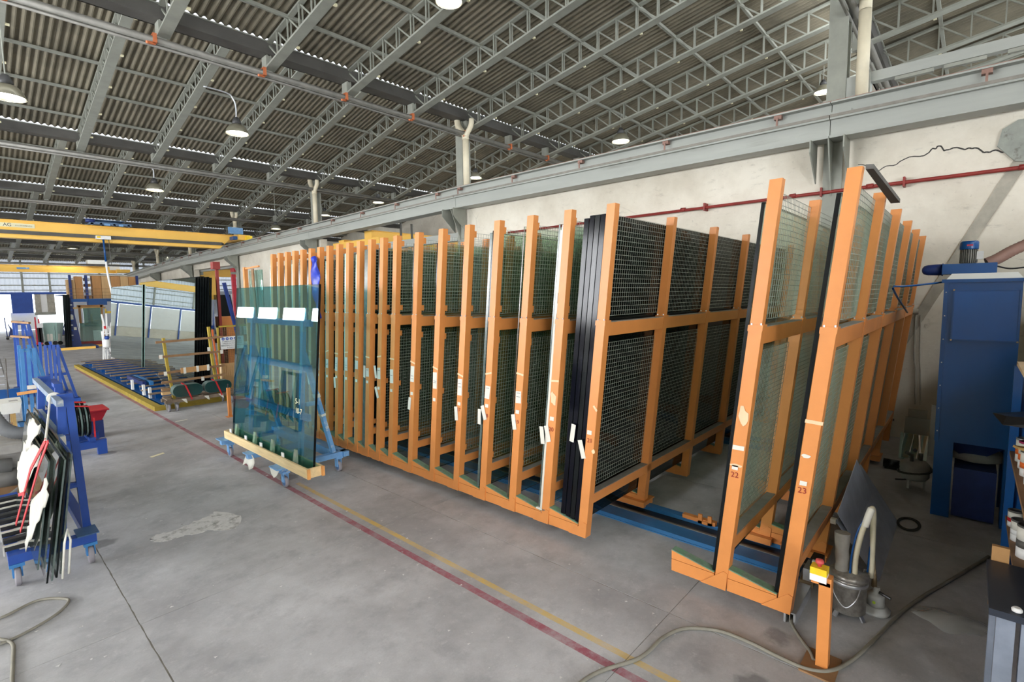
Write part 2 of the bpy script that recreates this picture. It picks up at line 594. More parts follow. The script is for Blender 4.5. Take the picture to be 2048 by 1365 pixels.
# ================================================================== SETTING
# floor: concrete slabs with open joints on a dark bed
fl = sroot('floor')
b = MB().box(-11.4, 21, -9.4, YF + .3, -.30, -.004)
part(fl, 'floor_bed', b, 'grey_dust')
JX = [-11.4, -4.81, -2.02, .77, 3.56, 6.35, 9.14, 11.93, 21]
JY = [-9.4, -4.38, -1.38, 1.62, 4.62, 7.62, 10.62, 13.62, 16.62, 19.62, 22.62, 25.62, YF + .3]
rj = random.Random(3)
for i in range(len(JX) - 1):
    for j in range(len(JY) - 1):
        x0, x1, y0, y1 = JX[i] + .002, JX[i + 1] - .002, JY[j] + .002, JY[j + 1] - .002

        def edge(p, q, amp):
            n = max(2, int((Vector(q) - Vector(p)).length / .07)) if amp else 1
            out = []
            for k in range(n):
                t = k / n
                jx = rj.uniform(0, amp)
                out.append((p[0] + (q[0] - p[0]) * t + (jx if p[0] == q[0] and p[0] == x0 else (-jx if p[0] == q[0] else 0)),
                            p[1] + (q[1] - p[1]) * t + (jx if p[1] == q[1] and p[1] == y0 else (-jx if p[1] == q[1] else 0)), 0))
            return out
        near = x0 > -2.5 and x1 < 9.5 and y0 > -1.5 and y1 < 14
        am = .006 if near else 0
        poly = edge((x0, y0), (x1, y0), am * .25) + edge((x1, y0), (x1, y1), am) + edge((x1, y1), (x0, y1), am * .25) + edge((x0, y1), (x0, y0), am)
        part(fl, 'slab', MB().prism([(p[0], p[1], -.004) for p in poly], (0, 0, .004)), 'floor')

# long wall on the right hand, with open bays
wr = sroot('wall_right')
for (y0, y1, z0, z1) in ((-9.2, 11.45, 0, 5.06), (20.3, 29.6, 0, 4.9), (37.0, 44.8, 3.3, 4.65), (44.8, 59, 0, 4.4), (29.6, 37.0, 4.3, 4.72)):
    part(wr, 'wall_section', MB().box(10.5, 10.8, y0, y1, z0, z1), 'plaster')
# skirting of rougher render at its foot, diagonal concrete brace and stained corner plate
part(wr, 'diagonal_brace', MB().prism([(10.47, 1.05, 1.25), (10.47, .92, 1.22), (10.47, -.52, 4.32), (10.47, -.36, 4.36)], (.05, 0, 0)), 'concrete')
part(wr, 'corner_plate', MB().prism([(10.44, -.16, 4.55), (10.44, -.2, 4.78), (10.44, -.36, 4.88), (10.44, -.9, 4.88), (10.44, -.9, 4.2), (10.44, -.36, 4.3)], (.05, 0, 0)), 'gusset')
# zig-zag crack under the beam as a shallow open line of dark mortar
crk = [(1.55, 4.60), (1.25, 4.45), (.98, 4.55), (.62, 4.62), (.52, 4.70), (.42, 4.62), (.15, 4.60), (-.05, 4.50), (-.25, 4.47)]
cm = MB()
for i in range(len(crk) - 1):
    nn_ = 6
    for q in range(nn_):
        pa = Vector((10.498, crk[i][0], crk[i][1])).lerp(Vector((10.498, crk[i + 1][0], crk[i + 1][1])), q / nn_)
        pb = Vector((10.498, crk[i][0], crk[i][1])).lerp(Vector((10.498, crk[i + 1][0], crk[i + 1][1])), (q + 1) / nn_)
        pa.z += .025 * math.sin(7.3 * (i * nn_ + q)) * (q > 0)
        pb.z += .025 * math.sin(7.3 * (i * nn_ + q + 1)) * (q < nn_ - 1)
        cm.bar(pa, pb, .010 + .010 * abs(math.sin(3.1 * (i * nn_ + q))), .006, up=(1, 0, 0))
part(wr, 'wall_crack', cm, 'cable_d')

# far wall with translucent corrugated panels, blue lintel, doors
wf = sroot('wall_far')


def corr_wall(x0, x1, z0, z1, y, pitch=.25, amp=.03):
    mb = MB()
    n = int((x1 - x0) / pitch * 4)
    vs = []
    for i in range(n + 1):
        x = x0 + (x1 - x0) * i / n
        yy = y + amp * math.sin(2 * math.pi * x / pitch)
        vs += [(x, yy, z0), (x, yy, z1)]
    mb.add(vs, [(2 * i, 2 * i + 2, 2 * i + 3, 2 * i + 1) for i in range(n)])
    return mb


part(wf, 'corrugated_panel', corr_wall(-11.2, 20.8, 3.2, 6.6, YF), 'fibre')
for zz in (3.35, 3.75, 4.35, 4.75):
    part(wf, 'wall_rail', MB().box(-11.2, 20.8, YF - .12, YF - .05, zz, zz + .07), 'steel')
for xx in (-8, -4.6, -1.2, 2.2, 3.9, 5.6, 9.0, 12.4, 15.8):
    part(wf, 'wall_post', MB().box(xx, xx + .14, YF - .25, YF - .1, 3.2, 6.4), 'steel')
part(wf, 'blue_lintel', MB().box(-11.2, 6.9, YF - .16, YF - .02, 3.03, 3.2), 'blue')
part(wf, 'blue_shutter', MB().box(3.2, 4.5, YF - .1, YF - .04, 1.45, 3.05), 'blue')
part(wf, 'white_gate_leaf', MB().box(3.1, 4.75, YF + .25, YF + .3, .05, 1.5), 'white')
part(wf, 'beige_panel', MB().box(4.62, 5.0, YF - .08, YF - .02, 1.5, 3.05), 'concrete')
part(wf, 'beige_panel', MB().box(5.4, 5.9, YF - .08, YF - .02, 1.5, 3.05), 'concrete')
part(wf, 'white_panel', MB().box(5.0, 5.4, YF - .05, YF, 1.5, 3.05), 'white')
part(wf, 'panel_sill', MB().box(4.55, 5.95, YF - .1, YF, 1.25, 1.5), 'steel')
part(wf, 'wall_section', MB().box(6.9, 11.0, YF, YF + .2, 0, 3.2), 'fibre')
part(wf, 'wall_section', MB().box(14.8, 20.8, YF, YF + .2, 0, 3.2), 'fibre')
for k in range(4):                          # white boarded doors with blue frames, seen mirrored in the stacked glass
    x = -9.4 + k * 2.5
    part(wf, 'white_board', MB().box(x + .06, x + 2.4, YF - .05, YF, .9, 3.0), 'white')
    part(wf, 'blue_frame', MB().box(x - .06, x + .06, YF - .1, YF, 0, 3.03), 'blue')
part(wf, 'wall_section', MB().box(-11.2, .6, YF, YF + .2, 0, .9), 'plaster')

# side wall behind the picture's left edge, its window openings filled by daylight
wl = sroot('wall_left')
part(wl, 'wall_section', MB().box(-11.2, -10.95, -9.2, YF, 0, 1.25), 'plaster')
part(wl, 'wall_section', MB().box(-11.2, -10.95, -9.2, YF, 4.95, 8.0), 'plaster')
prev = -9.2
for i, (yc, wd, z0, z1) in enumerate(WIN_L):
    part(wl, 'wall_pier', MB().box(-11.2, -10.95, prev, yc - wd / 2, 1.25, 4.95), 'plaster')
    prev = yc + wd / 2
    if z0 > 1.3:
        part(wl, 'wall_pier', MB().box(-11.2, -10.95, yc - wd / 2, prev, 1.25, z0), 'plaster')
        part(wl, 'wall_pier', MB().box(-11.2, -10.95, yc - wd / 2, prev, z1, 4.95), 'plaster')
    w = sroot('window_%d' % (i + 1), (-10.9, yc, z0))
    fm = MB()
    hh = z1 - z0
    for yy in (-wd / 2, 0, wd / 2):
        fm.box(-.04, .1, yy - .06, yy + .06, 0, hh)
    for zz in (0, hh - .1):
        fm.box(-.04, .1, -wd / 2, wd / 2, zz, zz + .1)
    part(w, 'window_frame', fm, 'white', local=True)
part(wl, 'wall_pier', MB().box(-11.2, -10.95, prev, YF, 1.25, 4.95), 'plaster')
wb = sroot('wall_back')
part(wb, 'wall_section', MB().box(-11.2, 10.6, -9.2, -8.95, 5.0, 9.6), 'plaster')
part(wb, 'wall_section', MB().box(.9, 10.6, -9.2, -8.95, 0, 5.0), 'plaster')
part(wb, 'wall_section', MB().box(-11.2, -9.2, -9.2, -8.95, 0, 5.0), 'plaster')
part(wb, 'shade_partition', MB().box(2.6, 10.5, -1.25, -1.15, 0, 2.6), 'dark')  # unseen dark screen, added to keep light off the lower right corner
wn = sroot('wall_neighbour')
part(wn, 'wall_section', MB().box(20.8, 21, -9.2, YF, 0, 9.5), 'plaster')

# ------------------------------------------------------------------ sawtooth roof
TX = [1.05, 2.95, 4.85, 6.7, 8.6, 10.5, 12.4, 14.3, 16.2, 18.1]
_webcache = {}


def corr_roof(x0, x1, ya, za, yb, zb, pitch=.147, amp=.028):
    mb = MB()
    n = int((x1 - x0) / pitch) * 6
    vs = []
    for i in range(n + 1):
        x = x0 + (x1 - x0) * i / n
        d = amp * math.sin(2 * math.pi * i / 6)
        vs += [(x, ya, za + d), (x, yb, zb + d)]
    mb.add(vs, [(2 * i, 2 * i + 1, 2 * i + 3, 2 * i + 2) for i in range(n)])
    return mb


for k in range(1, 8):
    ya, yb = GY[k], GY[k - 1]              # gutter (far, low) and ridge (near, high)
    zg, s = GZ[k], GS[k]
    L = ya - yb
    ce = sroot('ceiling' if k == 1 else 'ceiling_%d' % k, (0, ya, 0))
    zs = lambda y, d=0: zg - .008 + d + s * (ya - y)
    part(ce, 'roof_sheet', corr_roof(-11.4, 21, ya - .12, zs(ya - .12), yb + .22, zs(yb + .22)), 'roof')
    # valley gutter with a slit of daylight between it and the sheets
    g = MB()
    g.box(-11.4, 21, ya - .16, ya - .13, zg - .29, zg - .035)
    g.box(-11.4, 21, ya - .13, ya + .2, zg - .29, zg - .26)
    g.box(-11.4, 21, ya + .17, ya + .2, zg - .29, zg - .0)
    part(ce, 'gutter', g, 'gutter')
    part(ce, 'gutter_lip', MB().box(-11.4, 21, ya - .19, ya - .165, zg - .06, zg - .035), 'steel')
    # purlins
    npu = 6
    for i in range(npu):
        y = ya - L * (i + .75) / (npu + .3)
        part(ce, 'purlin', MB().box(-.5 if k > 1 else 9, 20.8, y - .03, y + .03, zs(y, -.11), zs(y, -.045)), 'steel')
    # lattice trusses
    for X in TX:
        if k == 1 and X < 10:
            continue
        zc = lambda y: zg - .62 + s * (ya - y)
        y0, y1 = ya - .1, yb + .35
        t = MB()
        t.hexa([(X - .1, y0, zc(y0)), (X + .1, y0, zc(y0)), (X + .1, y0, zc(y0) + .04), (X - .1, y0, zc(y0) + .04)],
               [(X - .1, y1, zc(y1)), (X + .1, y1, zc(y1)), (X + .1, y1, zc(y1) + .04), (X - .1, y1, zc(y1) + .04)])
        t.hexa([(X - .05, y0, zc(y0) + .52), (X + .05, y0, zc(y0) + .52), (X + .05, y0, zc(y0) + .56), (X - .05, y0, zc(y0) + .56)],
               [(X - .05, y1, zc(y1) + .52), (X + .05, y1, zc(y1) + .52), (X + .05, y1, zc(y1) + .56), (X - .05, y1, zc(y1) + .56)])
        tr = obj('roof_truss', t.mesh('roof_truss', 'steel', (X, ya, 0)), ce, (X, 0, 0))
        n = int((y0 - y1) / .49)
        key = k
        if key not in _webcache:
            lst = []
            for i in range(n + 1):
                yy = y0 - (y0 - y1) * i / n
                v = MB()
                for dx in (-.035, .035):
                    v.box(dx - .012, dx + .012, yy - .012 - ya, yy + .012 - ya, zc(yy) + .04, zc(yy) + .52)
                lst.append(('post', v))
                if i < n:
                    y2 = y0 - (y0 - y1) * (i + 1) / n
                    lst.append(('tie', MB().bar((0, yy - .02 - ya, zc(yy) + .51), (0, y2 + .02 - ya, zc(y2) + .05), .03, .03)))
            if k <= 4:
                _webcache[key] = [(nm, q.mesh('truss_' + nm, 'steel')) for nm, q in lst]
            else:
                al = MB()
                for nm, q in lst:
                    al.add(q.v, q.f)
                _webcache[key] = [('web', al.mesh('truss_web', 'steel'))]
        for nm, me in _webcache[key]:
            o = obj('web_' + nm if nm != 'web' else 'web_bars', me, tr)
            if nm == 'web':
                o['kind'] = 'stuff'
        # pale purlin clips along the lower chord
        for i in range(npu):
            y = ya - L * (i + .75) / (npu + .3)
            part(tr, 'clip', MB().box(X + .1, X + .17, y - .025, y + .025, zc(y) - .0, zc(y) + .04), 'paper_y')
        # hanger at the gutter
        part(tr, 'end_bracket', MB().box(X - .06, X + .06, ya - .1, ya + .12, zg - .66, zg - .30), 'steel')
    # conduit slung under the truss ends
    pts = []
    for i, X in enumerate(TX):
        pts.append((X, ya - .22, zg - .70))
    cx0 = TX[0] - 1.9
    ca = MB().tube([(cx0, ya - .2, zg - .72), (19.5, ya - .2, zg - .72)], .06, 8).tube([(cx0, ya - .12, zg - .79), (19.5, ya - .12, zg - .79)], .03, 6)
    part(ce, 'conduit', ca, 'galv', smooth=True)
    if k == 2:
        for X in TX:
            part(ce, 'conduit_clamp', MB().box(X - .2, X - .14, ya - .28, ya - .12, zg - .79, zg - .63).bar((X - .16, ya - .2, zg - .79), (X - .3, ya - .26, zg - .82), .04), 'clamp')
    # sawtooth end wall frame over the gutter in front (glazing bars)
    gb = MB()
    zr = zs(yb)
    for i in range(17):
        x = -11.2 + i * 2.0
        gb.box(x - .03, x + .03, yb + .26, yb + .31, GZ[k - 1], zr)
    part(ce, 'glazing_bars', gb, 'steel')
    part(ce, 'glazing', MB().box(-11.3, 20.9, yb + .24, yb + .25, GZ[k - 1] - .02, zr + .02), 'fibre')

# far slope joining the last gutter to the far wall
ce = sroot('ceiling_8')
part(ce, 'roof_sheet', corr_roof(-11.4, 21, YF + .1, 5.9, GY[7] + .1, 6.9), 'roof')

# ------------------------------------------------------------------ columns, brackets and downpipes
RZ = {-9.2: 5.58, 1.9: 5.60, 11.3: 5.60, 20.4: 5.45, 29.0: 5.32, 37.0: 5.2, 44.8: 4.98, 52.2: 4.72, 59.0: 4.45}
CY = [1.9, 11.45, 20.6, 29.4, 37.2, 44.8, 52.2]
for i, cy in enumerate(CY):
    zt = GZ[i + 1] - .3
    rb = sorted(RZ.items())
    zr = RZ[[1.9, 11.3, 20.4, 29.0, 37.0, 44.8, 52.2][i]]
    c = tag(obj('trim_%d' % (i + 1), None, None, (10.55, cy, 0)), kind='structure')
    colm = MB().box(10.38, 10.42, cy - .14, cy + .14, 0, zt)
    colm.box(10.42, 10.66, cy - .02, cy + .02, 0, zt)
    colm.box(10.66, 10.70, cy - .14, cy + .14, 0, zt)
    part(c, 'steel_column', colm, 'steel')
    for dy in (-.24, .24):
        part(c, 'bracket_plate', MB().prism([(10.38, cy + dy, zr - 1.25), (10.38, cy + dy, zr - .6), (9.88, cy + dy, zr - .6), (9.88, cy + dy, zr - .8)], (0, .02, 0)), 'steel')
    part(c, 'bracket_web', MB().prism([(10.38, cy, zr - 1.5), (10.38, cy, zr - .6), (10.0, cy, zr - .6)], (0, .02, 0)), 'steel')
    dp = thing('downpipe', '%s rainwater pipe on the %s' % ('cream', ['column above the nearest racks', 'column over the middle of the orange racks', 'third column along the crane beam', 'column beside the yellow crane end', 'fifth column along the crane beam', 'sixth column along the crane beam', 'seventh, farthest column along the crane beam'][i]),
               'pipe', (10.3, cy - .38, zr + .02), 'forked downpipes on the columns')
    yp = cy - .38
    part(dp, 'pipe', MB().tube([(10.3, yp, zr + .02), (10.3, yp, zt - .55)], .09, 14), 'pvc', smooth=True)
    if i == 0:
        part(dp, 'pipe', MB().tube([(10.3, yp, zt - .56), (10.3, yp, zt + .02)], .09, 14), 'pvc', smooth=True)
        continue
    part(dp, 'collar', MB().tube([(10.3, yp, zt - .6), (10.3, yp, zt - .5)], .1, 14), 'pvc', smooth=True)
    part(dp, 'fork_arm', MB().tube(spline([(10.3, yp, zt - .56), (10.3, yp + .08, zt - .42), (10.3, yp + .30, zt - .16), (10.3, yp + .34, zt + .02)], 4), .088, 12), 'pvc', smooth=True)
    part(dp, 'fork_arm', MB().tube(spline([(10.3, yp, zt - .56), (10.3, yp - .07, zt - .44), (10.3, yp - .24, zt - .25), (10.3, yp - .27, zt - .08)], 4), .075, 12), 'pvc', smooth=True)
    part(dp, 'gutter_outlet', MB().tube([(10.3, yp + .34, zt), (10.3, yp + .34, zt + .25)], .08, 12), 'pipe_g', smooth=True)

# ------------------------------------------------------------------ crane runway beam along the wall
rw = tag(obj('trim_8', None, None, (10.1, 0, 5)), kind='structure')
ks = sorted(RZ)
for i in range(len(ks) - 1):
    y0, y1 = ks[i] + .006, ks[i + 1] - .006
    za, zb = RZ[ks[i]], RZ[ks[i + 1]]

    def seg(x0, x1, d0, d1, mi=0, mb=None):
        return mb.hexa([(x0, y0, za + d0), (x1, y0, za + d0), (x1, y0, za + d1), (x0, y0, za + d1)], [(x0, y1, zb + d0), (x1, y1, zb + d0), (x1, y1, zb + d1), (x0, y1, zb + d1)], mi)
    m1 = MB()
    seg(10.0, 10.32, -.035, -.01, 0, m1)
    seg(10.14, 10.18, -.27, -.035, 0, m1)
    part(rw, 'upper_beam', m1, 'steel_l')
    part(rw, 'rail', seg(10.13, 10.19, -.01, .04, 0, MB()), 'rust')
    m2 = MB()
    seg(9.98, 10.34, -.30, -.27, 0, m2)
    seg(10.06, 10.10, -.56, -.30, 0, m2)
    seg(9.98, 10.34, -.60, -.56, 0, m2)
    part(rw, 'lower_beam', m2, 'steel_l')
    part(rw, 'cable_duct', seg(9.97, 10.05, -.27, -.225, 0, MB()), 'grey_dust')
    if y0 < 40:
        yy = y0 + .8
        while yy < y1:
            t = (yy - y0) / (y1 - y0)
            z = za + (zb - za) * t
            part(rw, 'rail_clip', MB().box(10.02, 10.12, yy - .06, yy + .06, z - .10, z - .02).box(9.985, 10.0, yy - .015, yy + .015, z - .26, z - .08), 'rust')
            yy += 2.1
part(rw, 'splice_plate', MB().box(10.12, 10.14, 1.62, 1.95, 5.36, 5.45), 'steel_l')

# upper beam in the neighbouring nave, right of the first column
part(rw, 'side_beam', MB().box(10.45, 10.6, -9, 1.42, 5.90, 6.06), 'steel_l')
part(rw, 'side_beam_seat', MB().box(10.4, 10.6, 1.42, 1.78, 5.62, 6.04), 'steel_l')
for y in (.9, .3, -.4):
    part(rw, 'lamp_trunking', MB().box(10.42, 10.5, y - .28, y + .2, 5.83, 5.88), 'steel')

part(rw, 'neighbour_runway', MB().box(10.86, 11.1, 10, 58.8, 4.2, 4.45), 'steel_l')
for cy in CY[1:]:
    part(rw, 'neighbour_seat', MB().box(10.66, 11.05, cy - .1, cy + .1, 4.0, 4.2), 'steel')

# red pipe along the wall
rp = thing('wall_pipe', 'thin red pipe running along the white wall behind the racks', 'pipe', (10.36, 2, 4.15))
part(rp, 'pipe', MB().tube([(10.36, -8.5, 4.2), (10.36, 9.5, 4.17)], .03, 10), 'red_p', smooth=True)
for y in (-.9, .9, 2.05, 4.1, 6.4):
    part(rp, 'pipe_clip', MB().box(10.32, 10.5, y - .015, y + .015, 4.12, 4.27), 'red_p')
    part(rp, 'coupling', MB().tube([(10.36, y + .4, 4.19), (10.36, y + .5, 4.19)], .042, 10), 'red_p', smooth=True)
wc = thing('wall_conduit', 'pair of old vertical conduits dropping down the white wall beside the blue cabinet', 'conduit', (10.44, .6, .6))
part(wc, 'conduit', MB().tube(spline([(10.46, .66, 2.06), (10.46, .65, 1.4), (10.46, .62, 1.15), (10.46, .60, .6)], 4), .013, 6), 'concrete')
part(wc, 'conduit', MB().tube(spline([(10.46, .60, 2.06), (10.46, .58, 1.4), (10.46, .56, 1.15), (10.46, .53, .6)], 4), .011, 6), 'concrete')
part(wc, 'wall_stub', MB().tube([(10.40, .78, 2.13), (10.40, .62, 2.12)], .045, 10), 'concrete')


# ================================================================== ORANGE RACKS
PX = [0.0, 1.19, 2.38, 3.57, 4.76, 5.95]           # six posts from the aisle to the wall
LEAN = .1
yr = lambda z: -LEAN * (z - .12)


def slab_lean(x0, x1, ya, yb, z0, z1, mb, mi=0):
    """upright box following the rack's lean, ya/yb offsets from the post's outer edge"""
    return mb.hexa([(x0, yr(z0) + ya, z0), (x1, yr(z0) + ya, z0), (x1, yr(z0) + yb, z0), (x0, yr(z0) + yb, z0)],
                   [(x0, yr(z1) + ya, z1), (x1, yr(z1) + ya, z1), (x1, yr(z1) + yb, z1), (x0, yr(z1) + yb, z1)], mi)


def wire_panel(x0, x1, z0, z1, y_off, bulge):
    mb = MB()
    w = .0018
    nx = int((x1 - x0) / .042)
    nz = int((z1 - z0) / .042)
    segs = 5

    def yy(x, z):
        return yr(z) + y_off + bulge * math.sin(math.pi * (x - x0) / (x1 - x0)) * math.sin(math.pi * min(1, .35 + .65 * (z - z0) / (z1 - z0)))
    for i in range(nx + 1):
        x = x0 + (x1 - x0) * i / nx
        for k in range(3):
            za, zb = z0 + (z1 - z0) * k / 3, z0 + (z1 - z0) * (k + 1) / 3
            ya, yb = yy(x, za), yy(x, zb)
            mb.add([(x - w, ya - w, za), (x + w, ya - w, za), (x, ya + w, za), (x - w, yb - w, zb), (x + w, yb - w, zb), (x, yb + w, zb)],
                   [(0, 1, 4, 3), (1, 2, 5, 4), (2, 0, 3, 5)])
    for j in range(nz + 1):
        z = z0 + (z1 - z0) * j / nz
        vs, fs = [], []
        for k in range(segs + 1):
            x = x0 + (x1 - x0) * k / segs
            y = yy(x, z)
            vs += [(x, y - w, z - w), (x, y + w, z - w), (x, y, z + w)]
        for k in range(segs):
            o = 3 * k
            fs += [(o, o + 3, o + 4, o + 1), (o + 1, o + 4, o + 5, o + 2), (o + 2, o + 5, o + 3, o)]
        mb.add(vs, fs)
    return mb


_rk = {}


def rack_meshes(fw_):
    if fw_ in _rk:
        return _rk[fw_]
    d = {}
    # lower post with clips for the mesh
    def lower(front):
        m = MB()
        zb = .12 if front else .06
        slab_lean(0, .085, 0, .095, zb, 2.2, m)
        for z in (.6, 1.25, 1.95):
            slab_lean(.085, .15, .045, .08, z, z + .07, m)
        return m.mesh('post', 'orange')
    d['post_f'], d['post'] = lower(True), lower(False)
    m = MB()
    slab_lean(.004, .08, .006, .09, 2.245, 3.28, m)
    slab_lean(-.004, .10, -.004, .10, 2.2, 2.245, m)
    for z in (2.3, 3.15):
        slab_lean(.08, .15, .045, .08, z, z + .07, m)
    d['upper'] = m.mesh('upper_post', 'orange')
    m = MB()
    for yb in (.012, .078):
        m.lathe([(.007, 2.245), (.007, 2.258)], (.002, yr(2.25) + yb, 0), 'z', 6)
    d['bolts'] = m.mesh('post_bolts', 'alu')
    d['bolt_stuff'] = 1
    m = MB().box(0.004, .081, .095, fw_, .12, .222)
    d['foot'] = m.mesh('foot', 'orange')
    m = MB().prism([(.004, .095, .226), (.004, fw_, .226), (.004, fw_, .298), (.004, .095, .232)][::-1], (.077, 0, 0))
    d['wedge'] = m.mesh('foot_wedge', 'orange')
    m = MB().hexa([(.003, .095, .233), (.082, .095, .233), (.082, fw_, .299), (.003, fw_, .299)],
                  [(.003, .094, .241), (.082, .094, .241), (.082, fw_ - .001, .307), (.003, fw_ - .001, .307)])
    d['pad'] = m.mesh('rubber_pad', 'green_rubber')
    m = MB().prism([(-.006, .20, .119), (-.006, .0, .119), (-.006, -.012, .262), (-.006, .018, .275)], (.006, 0, 0))
    d['gusset'] = m.mesh('gusset', 'orange')
    m = MB()
    slab_lean(.085, PX[-1], .002, .085, 2.10, 2.225, m)
    d['mid'] = m.mesh('middle_beam', 'orange')
    m = MB()
    slab_lean(.085, PX[-1], .0, .085, .455, .55, m)
    d['low'] = m.mesh('bottom_beam', 'orange')
    m = MB()
    slab_lean(.085, PX[-1], .006, .085, .55, .556, m)
    slab_lean(.085, PX[-1], .006, .085, 2.225, 2.231, m)
    d['strip'] = m.mesh('dust_strip', 'grey_dust')
    d['pan_u'] = wire_panel(.09, 1.185, 2.28, 3.2, .085, .012).mesh('mesh_panel', 'wire')
    d['pan_l'] = wire_panel(.09, 1.185, .58, 2.02, .085, .01).mesh('mesh_panel', 'wire')
    d['pan_b'] = wire_panel(.09, 1.185, 2.28, 3.22, .07, -.05).mesh('mesh_panel', 'wire')
    # bogie under posts two and five: box with wheels in the blue rail
    m = MB().box(-.05, .17, -.02, fw_ - .1, .045, .1).box(-.07, .19, -.03, fw_ - .1, .1, .115)
    d['bogie'] = m.mesh('wheel_box', 'orange')
    m = MB()
    for y in (.02, fw_ - .14):
        m.lathe([(.03, -.03), (.03, .03)], (.06, y, .05), 'x', 12)
    d['wheels'] = m.mesh('wheel', 'black')
    _rk[fw_] = d
    return d


XR = 3.95
RY = {23: .868, 22: 1.332}
for n in range(21, 13, -1):
    RY[n] = 2.662 + (21 - n) * .4635
y = RY[14] + .31
for n in range(13, 0, -1):
    RY[n] = y
    y += .295
rack_obj = {}
for n in range(23, 0, -1):
    wide = n >= 15
    fwid = .455 if wide else .288
    d = rack_meshes(fwid)
    ordn = 23 - n
    lab = {23: 'orange leaning glass rack numbered 23, with dark cap on its mesh', 22: 'orange leaning glass rack numbered 22, second from the blue cabinet',
           21: 'orange leaning glass rack numbered 21, holding four dark glass packs', 20: 'orange leaning glass rack numbered 20, beside the dark packs'}.get(
        n, 'orange leaning glass rack, %s in the row counted from the blue cabinet' % ORD[ordn])
    rk = thing('glass_rack', lab, 'rack', (XR, RY[n], 0), 'orange leaning glass racks')
    rack_obj[n] = rk
    for i, x in enumerate(PX):
        if n < 13 and i in (2, 3, 4):
            continue
        p = obj('post', d['post_f' if i == 0 else 'post'], rk, (x, 0, 0))
        u = obj('upper_post', d['upper'], rk, (x, 0, 0))
        obj('post_bolts', d['bolts'], u)['kind'] = 'stuff'
        if n >= 13 or i == 0:
            f = obj('foot', d['foot'], rk, (x, 0, 0 if i == 0 else -.06))
            obj('foot_wedge', d['wedge'], f)
            obj('rubber_pad', d['pad'], f)
            obj('gusset', d['gusset'], f)
    obj('middle_beam', d['mid'], rk)
    obj('bottom_beam', d['low'], rk)
    obj('dust_strip', d['strip'], rk)
    for i in range(5):
        if n < 13 and i > 1:
            continue
        o = obj('mesh_panel', d['pan_b' if n >= 22 else 'pan_u'], rk, (PX[i], 0, 0))
        if n >= 13:
            obj('mesh_panel', d['pan_l'], rk, (PX[i], 0, 0))
    if n >= 13:
        for i in (1, 4):
            bo = obj('wheel_box', d['bogie'], rk, (PX[i], 0, 0))
            obj('wheel', d['wheels'], bo)

# dark cap strip along the top of the end rack's mesh
part(rack_obj[23], 'cap_strip', MB().hexa([(XR + .08, .868 - .315, 3.27), (XR + .10, .868 - .355, 3.27), (XR + .10, .868 - .355, 3.30), (XR + .08, .868 - .315, 3.30)],
                                         [(XR + 1.32, .868 - .33, 3.20), (XR + 1.34, .868 - .39, 3.20), (XR + 1.34, .868 - .39, 3.23), (XR + 1.32, .868 - .33, 3.23)]), 'gutter', label='dark steel cap strip')

# paper labels, tags and tape on the fronts of the racks
rl = random.Random(11)


def on_front(rk, name, yc, z, w, h, mat, rot=0, off=.003):
    """thin paper on the rack's front face; yc offset from the post's outer edge"""
    c = Vector((-off, yr(z) + yc, z))
    a = Vector((0, math.cos(rot), math.sin(rot))) * (w / 2)
    b2 = Vector((0, -math.sin(rot) - LEAN * math.cos(rot), math.cos(rot))) * (h / 2)
    pts = [c - a - b2, c + a - b2, c + a + b2, c - a + b2]
    return part(rk, name, MB().prism(pts, (-.0015, 0, 0)), mat, local=True)


def torn(rk, name, yc, z, w, h, mat):
    n = 11
    pts = []
    for k in range(n):
        t = 2 * math.pi * k / n
        q = rl.uniform(.65, 1.1)
        pts.append(Vector((-.003, yr(z) + yc + math.cos(t) * w / 2 * q, z + math.sin(t) * h / 2 * q)))
    return part(rk, name, MB().prism(pts, (-.0015, 0, 0)), mat, local=True)


for n in range(23, 4, -1):
    rk = rack_obj[n]
    zt = 1.42
    if n == 23:
        on_front(rk, 'tape', .045, 1.58, .11, .025, 'tape', .05)
        torn(rk, 'torn_label', .06, 1.33, .07, .03, 'paper')
        on_front(rk, 'sticker', .05, 1.13, .045, .032, 'paper')
        zn = 1.075
    elif n == 22:
        torn(rk, 'torn_label', .05, 1.55, .08, .17, 'tape')
        on_front(rk, 'sticker', .05, 1.3, .085, .035, 'paper')
        torn(rk, 'tape', .05, 1.16, .11, .03, 'tape')
        on_front(rk, 'sticker', .055, 1.14, .045, .035, 'paper')
        zn = 1.08
    elif n == 21:
        on_front(rk, 'tape', .02, 1.42, .06, .02, 'tape', .9)
        on_front(rk, 'sticker', .06, 1.18, .05, .04, 'paper')
        torn(rk, 'torn_label', .0, 1.0, .04, .05, 'tape')
        zn = 1.1
    else:
        on_front(rk, 'tape', .05, 1.60 + rl.uniform(-.06, .06), .10, .02, 'tape', rl.uniform(-.3, .3))
        if rl.random() < .75:
            on_front(rk, 'paper_label', .05, 1.43 + rl.uniform(-.05, .05), .075, rl.uniform(.12, .22), 'paper', rl.uniform(-.06, .06))
        else:
            torn(rk, 'torn_label', .05, 1.45, .07, .16, 'tape')
        on_front(rk, 'sticker', .05, 1.22 + rl.uniform(-.04, .04), .05, .04, 'paper')
        if rl.random() < .5:
            on_front(rk, 'hanging_tag', .09, 1.12 + rl.uniform(-.05, .05), .055, .17, 'paper', rl.uniform(-.5, .1), .006)
        zn = 1.13
    for q in range(3):
        if n < 20 and rl.random() < .6:
            on_front(rk, 'printed_line', .05, 1.45 - .02 * q, .05, .004, 'ink', 0, .0055)
    if n >= 17:
        text(rk, 'number_marking', str(n), .06, (-.003, yr(zn) + .05, zn), (R_(90), 0, -R_(90)), 'ink_r', world=False)

